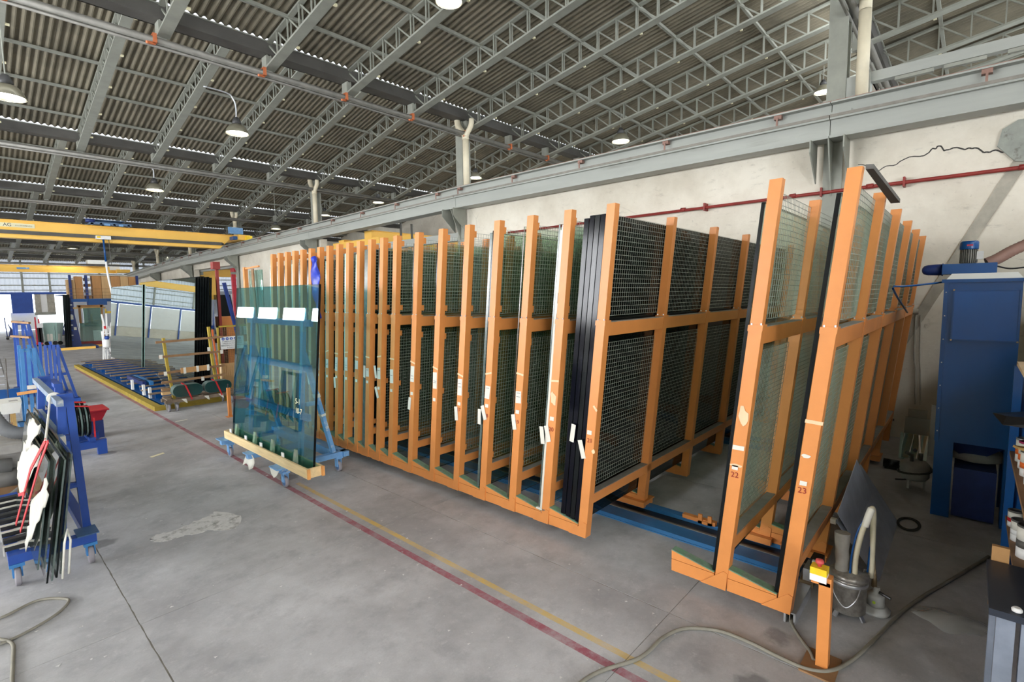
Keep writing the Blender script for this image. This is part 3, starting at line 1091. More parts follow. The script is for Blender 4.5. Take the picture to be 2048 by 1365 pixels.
# glass standing in the racks: (offset from post, thickness, face, edge, top height)
GL = {23: [(.004, .028, 'g_rack', 'e_dark', 3.13)], 22: [(.004, .026, 'g_rack', 'e_dark', 3.13)],
      21: [(.006, .05, 'g_dark', 'e_navy', 3.2), (.064, .05, 'g_dark', 'e_dark', 3.2), (.122, .05, 'g_dark', 'e_navy', 3.2), (.182, .05, 'g_dark', 'e_navy', 3.18)],
      20: [(.006, .012, 'g_light', 'white', 3.15), (.04, .018, 'g_rack', 'e_grey', 3.16)],
      19: [(.03, .012, 'g_rack', 'e_brown', 3.18)],
      18: [(.004, .02, 'g_rack', 'e_dark', 3.18), (.03, .035, 'g_rack', 'e_grey', 3.16)],
      17: [(.004, .012, 'g_light', 'e_dark', 3.05)],
      16: [(.01, .02, 'g_rack', 'e_dark', 3.12)],
      15: [(.02, .014, 'g_rack', 'e_brown', 3.15)],
      14: [(.006, .01, 'g_rack', 'e_grey', 3.1)],
      13: [(.006, .03, 'g_rack', 'e_dark', 3.15)],
      12: [(.01, .09, 'g_dark', 'e_grey', 3.15)],
      11: [(.01, .03, 'g_light', 'e_light', 3.1)],
      10: [(.006, .05, 'g_light', 'e_light', 3.13)],
      9: [(.01, .02, 'g_rack', 'e_dark', 3.1)],
      8: [(.01, .04, 'g_light', 'e_light', 3.05)],
      7: [(.01, .06, 'g_dark', 'e_brown', 3.1)],
      6: [(.01, .07, 'g_dark', 'e_dark', 3.1)],
      5: [(.01, .08, 'g_dark', 'e_brown', 3.08)],
      4: [(.01, .05, 'g_light', 'e_light', 3.06)],
      3: [(.01, .05, 'g_rack', 'e_dark', 3.05)],
      2: [(.01, .05, 'g_light', 'e_grey', 3.05)],
      1: [(.01, .05, 'g_light', 'e_light', 3.05)]}
EDN = {'e_dark': 'dark edged', 'e_navy': 'navy edged', 'e_grey': 'grey edged', 'e_brown': 'brown edged', 'e_light': 'pale green edged', 'white': 'paper edged'}
for n, lst in GL.items():
    for q, (off, th, fm, em, zt) in enumerate(lst):
        ya = .098 + off
        m = MB()
        z0 = .242 + .2 * off
        x1 = 5.9
        # faces first two material 0, rim material 1
        v = [(x, yr(z) + y_, z) for z in (z0, zt) for y_ in (ya, ya + th) for x in (.02, x1)]
        m.add(v, [(0, 1, 5, 4), (2, 6, 7, 3)], 0)
        m.add(v, [(0, 2, 3, 1), (4, 5, 7, 6), (0, 4, 6, 2), (1, 3, 7, 5)], 1)
        if n >= 20:
            lab = '%s glass %s standing in the orange rack numbered %d' % (EDN[em], 'pack' if th > .025 else 'sheet', n)
            if n == 23:
                lab = 'dark edged glass pack in the end rack beside the zinc sheets'
            if n == 22:
                lab = 'dark edged glass pack in the lone rack next to the end one'
            if len(lst) > 2:
                lab = '%s dark glass pack counted from the post of the rack numbered 21' % ORD[q]
        else:
            lab = '%s glass %s in the %s orange rack from the blue cabinet' % (EDN[em], 'pack' if th > .025 else 'sheet', ORD[23 - n])
        o = obj('glass_sheet', m.mesh('glass_sheet', [fm, em]), None, (XR, RY[n], 0))
        tag(o, lab, 'glass sheet', 'glass standing in the orange racks')
# torn white protective paper on the sheet edge of rack 20
m = MB()
zz = 3.1
while zz > .26:
    w_ = rl.uniform(.008, .028)
    slab_lean(.010, .018, .125 - w_ - .012, .128, zz - .1, zz, m)
    zz -= .1
m.box(.0, .03, .03, .16, .245, .262)
o = obj('protective_paper', m.mesh('protective_paper', 'paper'), None, (XR, RY[20], 0))
tag(o, 'torn white paper strip along a glass edge in rack number 20', 'paper')
for (n, yo, z, rot) in ((21, .13, 1.0, -.25), (21, .25, 1.14, .15), (20, .16, 1.05, -.1), (18, .16, 1.1, .05), (12, .13, 1.4, .1), (13, .14, 1.42, -.15)):
    c = Vector((XR - .002, RY[n] + yr(z) + yo, z))
    p = MB().prism([c + Vector((0, math.cos(rot) * a - math.sin(rot) * b_, math.sin(rot) * a + math.cos(rot) * b_)) for a, b_ in ((-.025, -.09), (.025, -.09), (.025, .09), (-.025, .09))], (-.002, 0, 0))
    lab = {(21, .13): 'white paper tag stuck on the dark glass packs, lower one', (21, .25): 'white folded paper tag stuck on the outermost dark glass pack', (20, .16): 'white paper tag on the glass edge beside the torn paper strip',
           (18, .16): 'white paper tag hanging on dark glass, sixth rack from the blue cabinet', (12, .13): 'white paper tag on glass, twelfth rack from the blue cabinet', (13, .14): 'white paper tag on glass, eleventh rack from the blue cabinet'}[(n, yo)]
    single('paper_tag', p, 'paper', lab, 'paper tag', 'paper tags on the racked glass')

# end stand at the far end of the row, its tilted glass catching the light
es = thing('end_stand', 'narrow orange end stand of the rack row, behind the trolley glass', 'rack', (3.95, 10.6, 0))
part(es, 'post', MB().bar((3.95, 10.75, .1), (3.95, 10.75, 3.1), .07), 'orange')
part(es, 'top_bar', MB().bar((3.95, 10.75, 3.07), (3.95, 10.07, 3.09), .03), 'orange')
part(es, 'bottom_bar', MB().bar((3.95, 10.75, .25), (3.95, 10.07, .25), .06), 'orange')
part(es, 'batten', MB().bar((3.94, 10.36, 3.05), (3.94, 10.22, .3), .09, .02, up=(1, 0, 0)), 'wood_d')
single('glass_sheet', MB().box(4.0, 4.02, 10.09, 10.70, .29, 3.03), ['g_green'], 'upright green glass sheet in the orange end stand', 'glass sheet')

# rails the racks roll on
for (xr, lab) in ((5.0, 'blue steel floor rail with black track under the front rack wheels'), (8.6, 'blue steel floor rail under the rear rack wheels near the wall')):
    t = thing('floor_rail', lab, 'rail', (xr, 6, 0), 'floor rails of the racks')
    part(t, 'rail_channel', MB().box(xr - .28, xr - .05, 1.0, 10.9, 0, .05).box(xr + .14, xr + .24, .98, 10.9, 0, .06), 'blue_rail')
    part(t, 'rail_lip', MB().box(xr - .29, xr - .24, .98, 10.9, .0, .012), 'blue_rail')
    part(t, 'track', MB().box(xr - .05, xr + .14, .98, 10.9, 0, .018), 'black')
    part(t, 'toothed_rack', MB().box(xr - .085, xr - .06, .98, 10.9, .05, .058), 'hub_g')
t = thing('stop_bracket', 'small orange stop bracket on the blue rail between racks 21 and 22', 'bracket', (5.1, 1.75, .05))
part(t, 'arm', MB().box(5.12, 5.18, 1.85, 2.2, .06, .1), 'orange')
part(t, 'fork', MB().box(5.1, 5.12, 1.88, 1.92, .06, .16).box(5.1, 5.12, 1.98, 2.02, .06, .16).box(5.1, 5.12, 1.88, 2.02, .06, .09), 'orange')

# blue tarpaulin hung over a rack post
m = MB()
vs, fs = [], []
cols, rows = 6, 12
yt = RY[7] - .33
for j in range(rows + 1):
    for i in range(cols + 1):
        u, v = i / cols, j / rows
        wob = .03 * math.sin(5 * u + 9 * v) + .02 * math.sin(17 * v + 3 * u)
        vs.append((XR - .05 + wob * .8, yt + .10 + .26 * (.5 - u) * (1 - .35 * v) + .03 * math.sin(7 * v), 3.12 - .95 * v + .03 * math.sin(6 * u)))
for j in range(rows):
    for i in range(cols):
        a = j * (cols + 1) + i
        fs.append((a, a + 1, a + cols + 2, a + cols + 1))
m.add(vs, fs)
o = single('tarpaulin', m, 'tarp', 'crumpled blue tarpaulin hung between orange racks above the trolley glass', 'tarpaulin', smooth=True)
o.modifiers.new('thickness', 'SOLIDIFY').thickness = .006

# ================================================================== TROLLEY WITH BLUE-GREEN GLASS


def caster(parent, x, y, wd=.15, wz=.075, tilt=0, mat='hub', fork='blue_l', z=.22, ax='x'):
    cc = part(parent, 'caster_fork', MB().box(x - .05, x + .05, y - .05, y + .05, z - .03, z).bar((x - .028 if ax == 'x' else x, y - (.028 if ax == 'y' else 0), z - .02), (x - (.028 if ax == 'x' else 0), y - (.028 if ax == 'y' else 0), wz), .012, .07, up=(0, 1, 0) if ax == 'x' else (1, 0, 0))
              .bar((x + (.028 if ax == 'x' else 0), y + (.028 if ax == 'y' else 0), z - .02), (x + (.028 if ax == 'x' else 0), y + (.028 if ax == 'y' else 0), wz), .012, .07, up=(0, 1, 0) if ax == 'x' else (1, 0, 0)), fork)
    r = wz
    part(cc, 'wheel', MB().lathe([(.02, -.022), (r * .62, -.022), (r * .68, -.018), (r * .95, -.02), (r, -.012), (r, .012), (r * .95, .02), (r * .68, .018), (r * .62, .022), (.02, .022)], (x, y, wz), ax, 24,
                                 mis=[1, 1, 0, 0, 0, 0, 0, 1, 1]), ['tyre', mat], smooth=True)
    return cc


tt = thing('glass_trolley', 'worn light blue four-wheeled trolley carrying the blue-green glass sheet', 'trolley', (3.15, 7.4, 0))
part(tt, 'side_beam', MB().box(3.56, 3.64, 6.5, 8.65, .22, .29), 'blue_l')
part(tt, 'side_beam', MB().box(3.42, 3.48, 6.65, 8.6, .22, .34), 'blue_l')
for yy in (6.55, 7.45, 8.5):
    part(tt, 'cross_beam', MB().box(2.62, 3.64, yy, yy + .09, .22, .29), 'blue_l')
part(tt, 'end_plate', MB().box(2.60, 2.86, 6.45, 6.70, .285, .30), 'blue_l')
part(tt, 'end_plate', MB().box(2.60, 2.86, 8.45, 8.70, .285, .30), 'blue_l')
part(tt, 'end_plate', MB().box(2.60, 2.82, 7.42, 7.6, .285, .30), 'blue_l')
for yy in (6.6, 8.3):
    part(tt, 'prop', MB().bar((3.45, yy, .3), (3.1, yy, 1.75), .08, .05, up=(1, 0, 0)), 'blue_l')
    part(tt, 'upright', MB().bar((2.98, yy, .3), (3.13, yy, 2.3), .07, .05, up=(1, 0, 0)), 'blue_l')
for zz in (.9, 1.55, 2.15):
    part(tt, 'cross_rail', MB().bar((2.99 + (zz - .3) * .075, 6.4, zz), (2.99 + (zz - .3) * .075, 8.5, zz), .05, .09), 'cyan')
part(tt, 'brace_stub', MB().bar((3.25, 6.58, 1.05), (3.08, 6.58, 1.05), .05), 'blue_l')
for k, (zz, dz) in enumerate(((.85, .03), (1.12, .05), (1.5, .08))):
    xx = 3.45 - (zz - .3) * .2414
    part(tt, 'cloth_wrap', MB().bar((xx, 6.6, zz), (xx - dz * .24, 6.6, zz + dz), .095, .065, up=(1, 0, 0)), 'paper' if k != 2 else 'rust')
caster(tt, 2.75, 6.58)
caster(tt, 2.75, 8.55)
caster(tt, 3.52, 6.6)
caster(tt, 3.52, 8.55)
m = MB()
vs = []
for i in range(7):
    for j in range(4):
        vs.append((2.66 + .035 * math.sin(i * 1.3 + j), 7.42 + .26 * i / 6, .29 - .20 * j / 3 - .03 * math.sin(i * 2.1) * (j > 1)))
m.add(vs, [(i * 4 + j, i * 4 + j + 1, (i + 1) * 4 + j + 1, (i + 1) * 4 + j) for i in range(6) for j in range(3)])
o = part(tt, 'torn_wrapping', m, 'paper', smooth=True)
o.modifiers.new('thickness', 'SOLIDIFY').thickness = .008
o = part(tt, 'torn_wrapping', MB().prism([(2.62, 6.43, .285), (2.62, 6.72, .285), (2.63, 6.70, .19), (2.62, 6.6, .16), (2.62, 6.52, .2)], (-.006, 0, 0)), 'paper')

cr = thing('wooden_cradle', 'long pale pine cradle box holding the foot of the blue-green glass', 'crate', (2.79, 7.2, .3))
part(cr, 'front_board', MB().box(2.70, 2.725, 5.83, 8.62, .30, .42), 'wood')
part(cr, 'back_board', MB().box(2.885, 2.91, 5.83, 8.62, .30, .42), 'wood')
part(cr, 'bottom_board', MB().box(2.725, 2.885, 5.86, 8.60, .30, .325), 'wood')
part(cr, 'end_board', MB().box(2.725, 2.885, 5.835, 5.86, .30, .42), 'wood')
part(cr, 'end_board', MB().box(2.725, 2.885, 8.60, 8.62, .30, .42), 'wood')
part(cr, 'end_batten', MB().box(2.698, 2.73, 5.80, 5.83, .30, .42).box(2.88, 2.912, 5.80, 5.83, .30, .42), 'wood_e')
for yy in (6.25, 6.95, 7.55, 8.25):
    part(cr, 'green_wedge', MB().hexa([(2.735, yy, .32), (2.79, yy, .32), (2.79, yy + .07, .32), (2.735, yy + .07, .32)], [(2.775, yy, .56), (2.79, yy, .56), (2.79, yy + .07, .56), (2.775, yy + .07, .56)]), 'green_rubber')
for yy in (6.55, 7.25, 7.8, 8.4):
    part(cr, 'white_spacer', MB().box(2.73, 2.745, yy, yy + .06, .33, .47), 'white')


def lean_pane(xb, xt, y0, y1, z0, z1, th, fm, em, name, label, cat, group=None):
    m = MB()
    v = [(xb, y0, z0), (xb, y1, z0), (xb + th, y1, z0), (xb + th, y0, z0), (xt, y0, z1), (xt, y1, z1), (xt + th, y1, z1), (xt + th, y0, z1)]
    m.add(v, [(0, 4, 5, 1), (3, 2, 6, 7)], 0)
    m.add(v, [(0, 1, 2, 3), (4, 7, 6, 5), (0, 3, 7, 4), (1, 5, 6, 2)], 1)
    return single(name, m, [fm, em], label, cat, group, loc=(xb, (y0 + y1) / 2, z0))


lean_pane(2.80, 3.00, 5.89, 8.56, .327, 2.65, .03, 'g_blue', 'e_dark', 'glass_sheet', 'large blue-green glass sheet leaning on the light blue trolley', 'glass sheet')
o = bpy.data.objects['glass_sheet']
mk = thing('chalk_marking', 'pale chalk figures written on the blue-green trolley glass', 'marking', (2.87, 6.3, 1.1))
text(mk, 'figures', '5-1', .10, (2.860, 6.33, 1.16), (R_(85), 0, -R_(90)), 'paper_y')
text(mk, 'figures', '10-7', .10, (2.851, 6.30, 1.04), (R_(85), 0, -R_(90)), 'paper_y')

# short orange bollard by the trolley
t = thing('floor_post', 'short orange post with black tip standing on the floor behind the trolley', 'post', (3.73, 11.47, 0))
part(t, 'shaft', MB().box(3.70, 3.76, 11.44, 11.50, .0, .62), 'orange')
part(t, 'tip', MB().tube([(3.73, 11.47, .62), (3.73, 11.47, .70)], .016, 8), 'black')
part(t, 'base_plate', MB().box(3.66, 3.80, 11.40, 11.54, 0, .012), 'orange')

# ================================================================== BIG STAND WITH STACKED GLASS
t = thing('glass_platform', 'low blue platform with wooden battens and yellow kerb under the stacked glass', 'platform', (4.2, 19, 0))
part(t, 'kerb', MB().box(2.82, 2.96, 13.35, 24.6, 0, .10), 'yellow2')
part(t, 'kerb', MB().box(2.96, 5.2, 13.35, 13.49, 0, .10), 'yellow2')
part(t, 'base', MB().box(3.02, 5.2, 13.55, 24.5, 0, .10), 'blue_d')
for i in range(15):
    yb_ = 13.75 + i * .745
    m = MB().box(3.10, 4.9, yb_, yb_ + .10, .10, .20)
    part(t, 'support', m, 'blue_d')
    part(t, 'batten', MB().box(2.98 + .12 * (i % 3 == 0), 4.2, yb_ - .02, yb_ + .13, .20, .232), 'wood_g')
for yb_ in (14.6, 15.2, 16.4):
    part(t, 'white_block', MB().box(3.0, 3.05, yb_, yb_ + .1, .10, .36), 'white')
t = thing('steel_bar_bundle', 'short blue steel beams lying on the battens of the glass platform', 'steel bars', (3.4, 16.8, .232))
part(t, 'beam', MB().box(3.16, 3.24, 16.0, 17.8, .232, .33), 'blue_n')
part(t, 'beam', MB().box(3.30, 3.38, 15.9, 17.7, .232, .33), 'cyan')
part(t, 'strap', MB().box(3.14, 3.40, 16.3, 16.34, .33, .34), 'rubber')
for k in range(6):
    single('flat_bar', MB().box(3.48 + k * .03, 3.92 + k * .015, 15.0 + k * .3, 15.2 + k * .3, .235 + k * .03, .262 + k * .03), 'gutter', 'grey flat board in a loose stack on the glass platform, %s from the floor' % ORD[k], 'board', 'loose boards on the glass platform')
rl2 = random.Random(5)
lean_pane(4.02, 4.22, 20.3, 25.2, .236, 2.98, .02, 'g_mirror', 'e_light', 'glass_sheet', 'reflective glass sheet at the far end of the yellow kerbed platform', 'glass sheet', 'sheets stacked on the kerbed platform')
lean_pane(4.06, 4.27, 14.98, 20.9, .236, 3.04, .02, 'g_mirror', 'e_dark', 'glass_sheet', 'front reflective glass sheet of the stack on the yellow kerbed platform', 'glass sheet', 'sheets stacked on the kerbed platform')
for k in range(6):
    lean_pane(4.10 + k * .055, 4.31 + k * .055, 14.95 - .015 * k, 20.9 + rl2.uniform(-.1, .1), .236, 3.05 + rl2.uniform(-.02, .02), .04, 'g_dark', 'e_dark', 'glass_sheet',
              'dark glass pack behind the reflective sheet on the kerbed platform, %s back' % ORD[k], 'glass sheet', 'sheets stacked on the kerbed platform')
t = thing('stand_frame', 'blue and red steel back frame behind the stacked glass', 'frame', (5.0, 14.6, 0))
part(t, 'blue_strut', MB().bar((5.35, 14.7, .1), (4.85, 14.7, 2.9), .09, .07), 'blue_n')
part(t, 'blue_strut', MB().bar((5.35, 19, .1), (4.85, 19, 2.9), .09, .07), 'blue_n')
part(t, 'red_mast', MB().box(4.96, 5.03, 15.6, 15.68, .1, 3.3), 'red_p')
part(t, 'red_head', MB().box(4.88, 5.06, 15.55, 15.75, 3.3, 3.5), 'red_p')
part(t, 'foot_beam', MB().box(4.85, 5.4, 14.64, 14.76, .1, .2), 'blue_n')

# hand cart with battens and two bundles of oval glass
t = thing('batten_cart', 'low wheeled cart with yellow uprights and wooden battens beside the platform', 'cart', (3.65, 13.15, 0))
part(t, 'deck', MB().box(2.95, 4.36, 13.0, 13.08, .19, .26), 'wood_g')
part(t, 'deck', MB().box(2.95, 4.36, 13.3, 13.38, .19, .26), 'wood_g')
for xx in (2.98, 3.6, 4.25):
    part(t, 'deck_cross', MB().box(xx, xx + .09, 12.98, 13.4, .26, .29), 'wood_g')
for x0, x1 in ((3.20, 3.12), (4.10, 4.04)):
    part(t, 'upright', MB().bar((x0, 13.33, .2), (x1, 13.36, 1.0), .075, .05, mi=0), 'yellow2')
    part(t, 'upright', MB().bar((x1, 13.36, 1.0), (x1 - .03, 13.38, 1.62 if x0 < 4 else 1.82), .075, .05), 'yellow2')
part(t, 'red_upright', MB().bar((4.19, 13.40, .2), (4.10, 13.42, 1.75), .045, .03), 'orange_can')
for z0, z1, x0, x1 in ((1.54, 1.57, 2.92, 4.27), (1.21, 1.22, 2.96, 4.26), (.84, .88, 2.93, 4.28), (.63, .66, 2.97, 4.28)):
    part(t, 'batten', MB().bar((x0, 13.28, z0), (x1, 13.28, z1), .035, .05), 'wood_d')
part(t, 'batten', MB().box(2.95, 3.2, 13.2, 13.3, .45, .50), 'wood_d')
part(t, 'batten', MB().box(2.95, 3.2, 13.2, 13.3, .36, .42), 'ply2')
part(t, 'cardboard_sleeve', MB().bar((3.35, 13.25, .86), (3.93, 13.25, .875), .05, .12), 'cardboard')
for xx, zz in ((3.42, .86), (3.68, .87), (3.9, .875)):
    part(t, 'paper_tape', MB().box(xx - .025, xx + .025, 13.215, 13.222, zz - .07, zz + .07), 'paper')
for xx, zz in ((2.99, 1.215), (4.22, 1.215), (3.78, .62), (3.95, 1.3), (3.05, .83)):
    part(t, 'paper_wrap', MB().box(xx - .03, xx + .03, 13.245, 13.252, zz - .045, zz + .045), 'paper')
for xx in (3.25, 3.7, 4.0):
    part(t, 'white_rag', MB().prism([(xx, 12.995, .26), (xx + .1, 12.995, .25), (xx + .12, 12.995, .15), (xx + .08, 12.995, .17)], (0, -.006, 0)), 'paper')
for x, yy in ((3.02, 13.05), (3.16, 13.0), (4.3, 13.05), (4.2, 13.35), (3.05, 13.35)):
    caster(t, x, yy, mat='hub_g', fork='hub_g', wz=.085, z=.2)
for k, (x0, x1) in enumerate(((3.10, 3.70), (3.73, 4.31))):
    zc, r = .435, .135
    bn = thing('oval_glass_bundle', '%s bundle of oval dark green glass panes strapped to the cart' % ('nearer the yellow kerb,' if k == 0 else 'nearer the orange post,'), 'glass bundle', ((x0 + x1) / 2, 13.1, .29), 'oval glass bundles on the cart')

    def stad(y, rr):
        pts = []
        for a in range(9):
            tt_ = math.pi / 2 + math.pi * a / 8
            pts.append((x0 + r + rr * math.cos(tt_), y, zc + rr * math.sin(tt_)))
        for a in range(9):
            tt_ = -math.pi / 2 + math.pi * a / 8
            pts.append((x1 - r + rr * math.cos(tt_), y, zc + rr * math.sin(tt_)))
        return pts
    m = MB()
    for q in range(5):
        yq = 13.0 + q * .045
        m.prism(stad(yq, r - .002 * (q % 2)), (0, .042, 0))
    part(bn, 'pane_stack', m, 'g_oval_e')
    part(bn, 'front_pane', MB().prism(stad(12.99, r - .006), (0, .009, 0)), 'g_oval')
    xs_ = (x0 + x1) / 2
    part(bn, 'red_strap', MB().bar((xs_ - .09, 13.12, .60), (xs_ - .05, 12.975, .55), .03, .01).bar((xs_ - .05, 12.975, .55), (xs_ + .06, 12.975, .22), .03, .01, up=(0, 1, 0)), 'red')

# mesh fence, safety sign, orange machine behind the cart
t = thing('mesh_fence', 'brown wire mesh fence panel behind the batten cart', 'fence', (5.0, 14.0, 0))
m = MB()
for i in range(27):
    x = 4.42 + i * .045
    m.bar((x, 14.0, .1), (x, 14.0, 1.75), .005)
for j in range(37):
    z = .1 + j * .045
    m.bar((4.42, 14.0, z), (5.6, 14.0, z), .005)
o = part(t, 'wire_mesh', m, 'wood_d')
o['kind'] = 'stuff'
part(t, 'fence_frame', MB().box(4.38, 4.42, 13.98, 14.02, 0, 1.8).box(5.6, 5.64, 13.98, 14.02, 0, 1.8).box(4.38, 5.64, 13.98, 14.02, 1.76, 1.8), 'yellow2')
t = thing('safety_sign', 'white safety sign with five blue pictograms on the mesh fence', 'sign', (4.68, 13.95, 1.2))
part(t, 'board', MB().box(4.43, 4.98, 13.95, 13.957, 1.2, 1.52), 'white')
for i in range(5):
    xx = 4.495 + i * .095
    di = part(t, 'pictogram', MB().lathe([(.036, 0), (.036, .003)], (xx, 13.945, 1.465), 'y', 18), 'sign_b')
    part(di, 'symbol', MB().box(xx - .018, xx + .018, 13.942, 13.945, 1.455, 1.472) if i != 2 else MB().box(xx - .006, xx + .006, 13.942, 13.945, 1.44, 1.485), 'white')
for i, tx in enumerate(("È OBBLIGATORIO USARE", "I MEZZI DI PROTEZIONE", "PERSONALE IN DOTAZIONE", "A CIASCUNO")):
    text(t, 'sign_text', tx, .042, (4.705, 13.947, 1.395 - i * .052), (R_(90), 0, 0), 'ink')
t = thing('pale_grid_panel', 'pale square grid panel leaning by the batten cart', 'panel', (4.5, 13.75, .14))
m = MB()
for i in range(9):
    m.bar((4.36 + i * .045, 13.75, .14), (4.36 + i * .045, 13.80, .85), .012)
for j in range(16):
    m.bar((4.36, 13.75 + .05 * j / 16, .15 + j * .045), (4.72, 13.75 + .05 * j / 16, .15 + j * .045), .012)
m.box(4.34, 4.74, 13.81, 13.82, .14, .86)
part(t, 'grid', m, 'ply2')['kind'] = 'stuff'
part(t, 'border', MB().box(4.33, 4.36, 13.74, 13.80, .14, .86), 'tape')
t = thing('orange_machine', 'orange machine arm and housing behind the mesh fence', 'machine', (5.8, 17, 0))
part(t, 'arm', MB().box(5.2, 6.6, 16.4, 16.7, 1.65, 1.95), 'orange')
part(t, 'lower_arm', MB().box(5.0, 6.2, 15.9, 16.2, 1.2, 1.4), 'orange')
part(t, 'column', MB().box(5.4, 5.7, 16.4, 16.8, 0, 1.65), 'orange')
part(t, 'panel', MB().box(5.9, 6.1, 16.39, 16.4, 1.70, 1.9), 'black')

# ================================================================== LAMPS
def lamp(x, y, z, r, zt, label, arm=None):
    """bell reflector hung at (x, y), rim height z, hung from zt"""
    t = thing('pendant_lamp', label, 'lamp', (x, y, z), 'bell-shaped hall lamps')
    part(t, 'reflector', MB().lathe([(r, 0), (r * 1.0, .015), (r * .9, r * .35), (r * .66, r * .7), (r * .42, r * .85), (r * .40, r * .83), (r * .64, r * .66), (r * .87, r * .33), (r * .96, .012)], (x, y, z), 'z', 22, caps=False), 'lamp', smooth=True)
    part(t, 'glowing_lens', MB().lathe([(r * .88, .02), (r * .88, .03)], (x, y, z + r * .05), 'z', 22), 'lamp_e')
    part(t, 'housing', MB().lathe([(r * .42, r * .82), (r * .36, r * 1.2), (r * .2, r * 1.5), (r * .1, r * 1.55)], (x, y, z), 'z', 14), 'lamp_b', smooth=True)
    zz = z + r * 1.5
    if not arm:
        for kk in range(1, 8):
            if GY[kk - 1] <= y < GY[kk]:
                zt = GZ[kk] + .02 + GS[kk] * (GY[kk] - y)
        if y > GY[7]:
            zt = 6.9 - (y - GY[7]) / 6.9
    if arm:
        part(t, 'curved_arm', MB().tube(spline([(x, y, zz), (x, y, zz + .3), (x - .05, y, zt - .12), (x - .2, y, zt), (arm, y, zt + .02)], 5), .022, 8), 'alu', smooth=True)
    else:
        part(t, 'hanging_rod', MB().tube([(x, y, zz - .02), (x, y, zt)], .012, 6), 'steel')
    return t


lamp(5.64, 15.3, 7.02, .29, 8.05, 'lit bell lamp on a curved arm, largest one left of the forked pipe', arm=4.87)
lamp(5.70, 24.2, 6.78, .31, 7.75, 'lit bell lamp on a curved arm above the blue crane hoist', arm=4.87)
lamp(6.35, 7.18, 7.70, .24, 8.3, 'bright lamp cut by the top edge of the picture')
lamp(14.6, 8.5, 7.25, .28, 7.9, 'lit bell lamp hanging beyond the crane beam, between the first two columns')
lamp(14.26, 14.8, 7.08, .25, 8.2, 'lit bell lamp just beside the forked pipe of the second column')
lamp(14.5, 22.0, 7.08, .28, 8.1, 'lit bell lamp between the second and third columns, larger of two')
lamp(14.2, 26.8, 6.97, .27, 7.4, 'lit bell lamp beside the third column pipe, seen over the crane beam')
lamp(11.0, 25.7, 5.86, .23, 7.4, 'small lit bell lamp right above the yellow crane end')
lamp(.93, 12.95, 6.12, .26, 8.6, 'lamp cut by the upper left picture edge')
lamp(17.86, 3.6, 8.33, .24, 8.9, 'lit lamp half hidden behind the nearest steel column')
lamp(6.8, 38.0, 7.22, .30, 8.0, 'dark lamp just behind the blue crane hoist')
lamp(6.1, 48.5, 6.2, .32, 7.0, 'far lamp below the big crane girder, uppermost of three')
lamp(5.9, 53.2, 5.9, .33, 6.7, 'far lamp below the big crane girder, leftmost of three')
lamp(6.7, 53.2, 5.85, .33, 6.7, 'far lamp below the big crane girder, lowest of three')
lamp(13.0, 46.0, 6.15, .33, 6.9, 'far lamp beyond the crane beam, under the big crane girder end')
lamp(12.7, 50.2, 6.1, .33, 6.9, 'farthest lit lamp over the end of the crane beam')

# ================================================================== OVERHEAD CRANES


def girder(t, x0, x1, y, z0, z1, w, name='girder'):
    m = MB()
    m.box(x0, x1, y - w / 2, y + w / 2, z0 + .02, z1 - .02)
    m.box(x0, x1, y - w / 2 - .04, y + w / 2 + .04, z1 - .02, z1)
    m.box(x0, x1, y - w / 2 - .04, y + w / 2 + .04, z0, z0 + .02)
    return part(t, name, m, 'yellow')


YC = 28.0
t = thing('bridge_crane', 'big yellow overhead crane girder across the hall with blue hoist on top', 'crane', (0, YC, 4.95))
m = MB()
m.hexa([(-10.4, YC - .22, 4.95), (9.1, YC - .22, 4.95), (9.1, YC + .22, 4.95), (-10.4, YC + .22, 4.95)], [(-10.4, YC - .22, 5.62), (9.75, YC - .22, 5.62), (9.75, YC + .22, 5.62), (-10.4, YC + .22, 5.62)])
part(t, 'girder', m, 'yellow')
part(t, 'top_flange', MB().box(-10.4, 9.75, YC - .27, YC + .27, 5.62, 5.645), 'yellow')
part(t, 'cable_track', MB().box(-10.4, 9.2, YC - .30, YC - .225, 5.10, 5.24), 'gutter')
part(t, 'track_end', MB().box(9.15, 9.25, YC - .31, YC - .24, 5.12, 5.2), 'black')
part(t, 'end_carriage', MB().box(9.75, 10.3, YC - .9, YC + .9, 5.36, 5.62), 'yellow')
part(t, 'drive_motor', MB().box(9.55, 9.95, YC - .75, YC - .25, 5.38, 5.54), 'blue_d')
part(t, 'yellow_box', MB().box(10.05, 10.3, YC - 1.15, YC - .9, 5.36, 5.56), 'yel_box')
part(t, 'control_box', MB().box(9.45, 10.1, YC - .55, YC - .4, 5.68, 6.0), 'blue_l')
sg = part(t, 'name_plate', MB().box(-1.5, 2.4, YC - .235, YC - .225, 5.36, 5.52), 'paper_y')
text(t, 'plate_text', 'AG', .17, (1.62, YC - .238, 5.44), (R_(90), 0, 0), 'ink')
text(t, 'plate_text', 'SOLLEVAMENTO', .065, (2.08, YC - .238, 5.43), (R_(90), 0, 0), 'hub_g')
ho = thing('crane_hoist', 'blue hoist trolley riding on top of the big yellow girder', 'hoist', (4.8, YC, 5.645))
part(ho, 'frame', MB().box(4.05, 5.5, YC - .55, YC - .40, 5.66, 5.76).box(4.05, 5.5, YC + .40, YC + .55, 5.66, 5.76).box(4.1, 4.3, YC - .5, YC + .5, 5.67, 5.75).box(5.2, 5.4, YC - .5, YC + .5, 5.67, 5.75), 'slate')
part(ho, 'drum', MB().tube([(4.3, YC - .2, 5.80), (5.2, YC - .2, 5.80)], .08, 14), 'slate', smooth=True)
part(ho, 'motor', MB().tube([(3.95, YC - .5, 5.80), (4.25, YC - .5, 5.80)], .08, 12), 'blue_n', smooth=True)
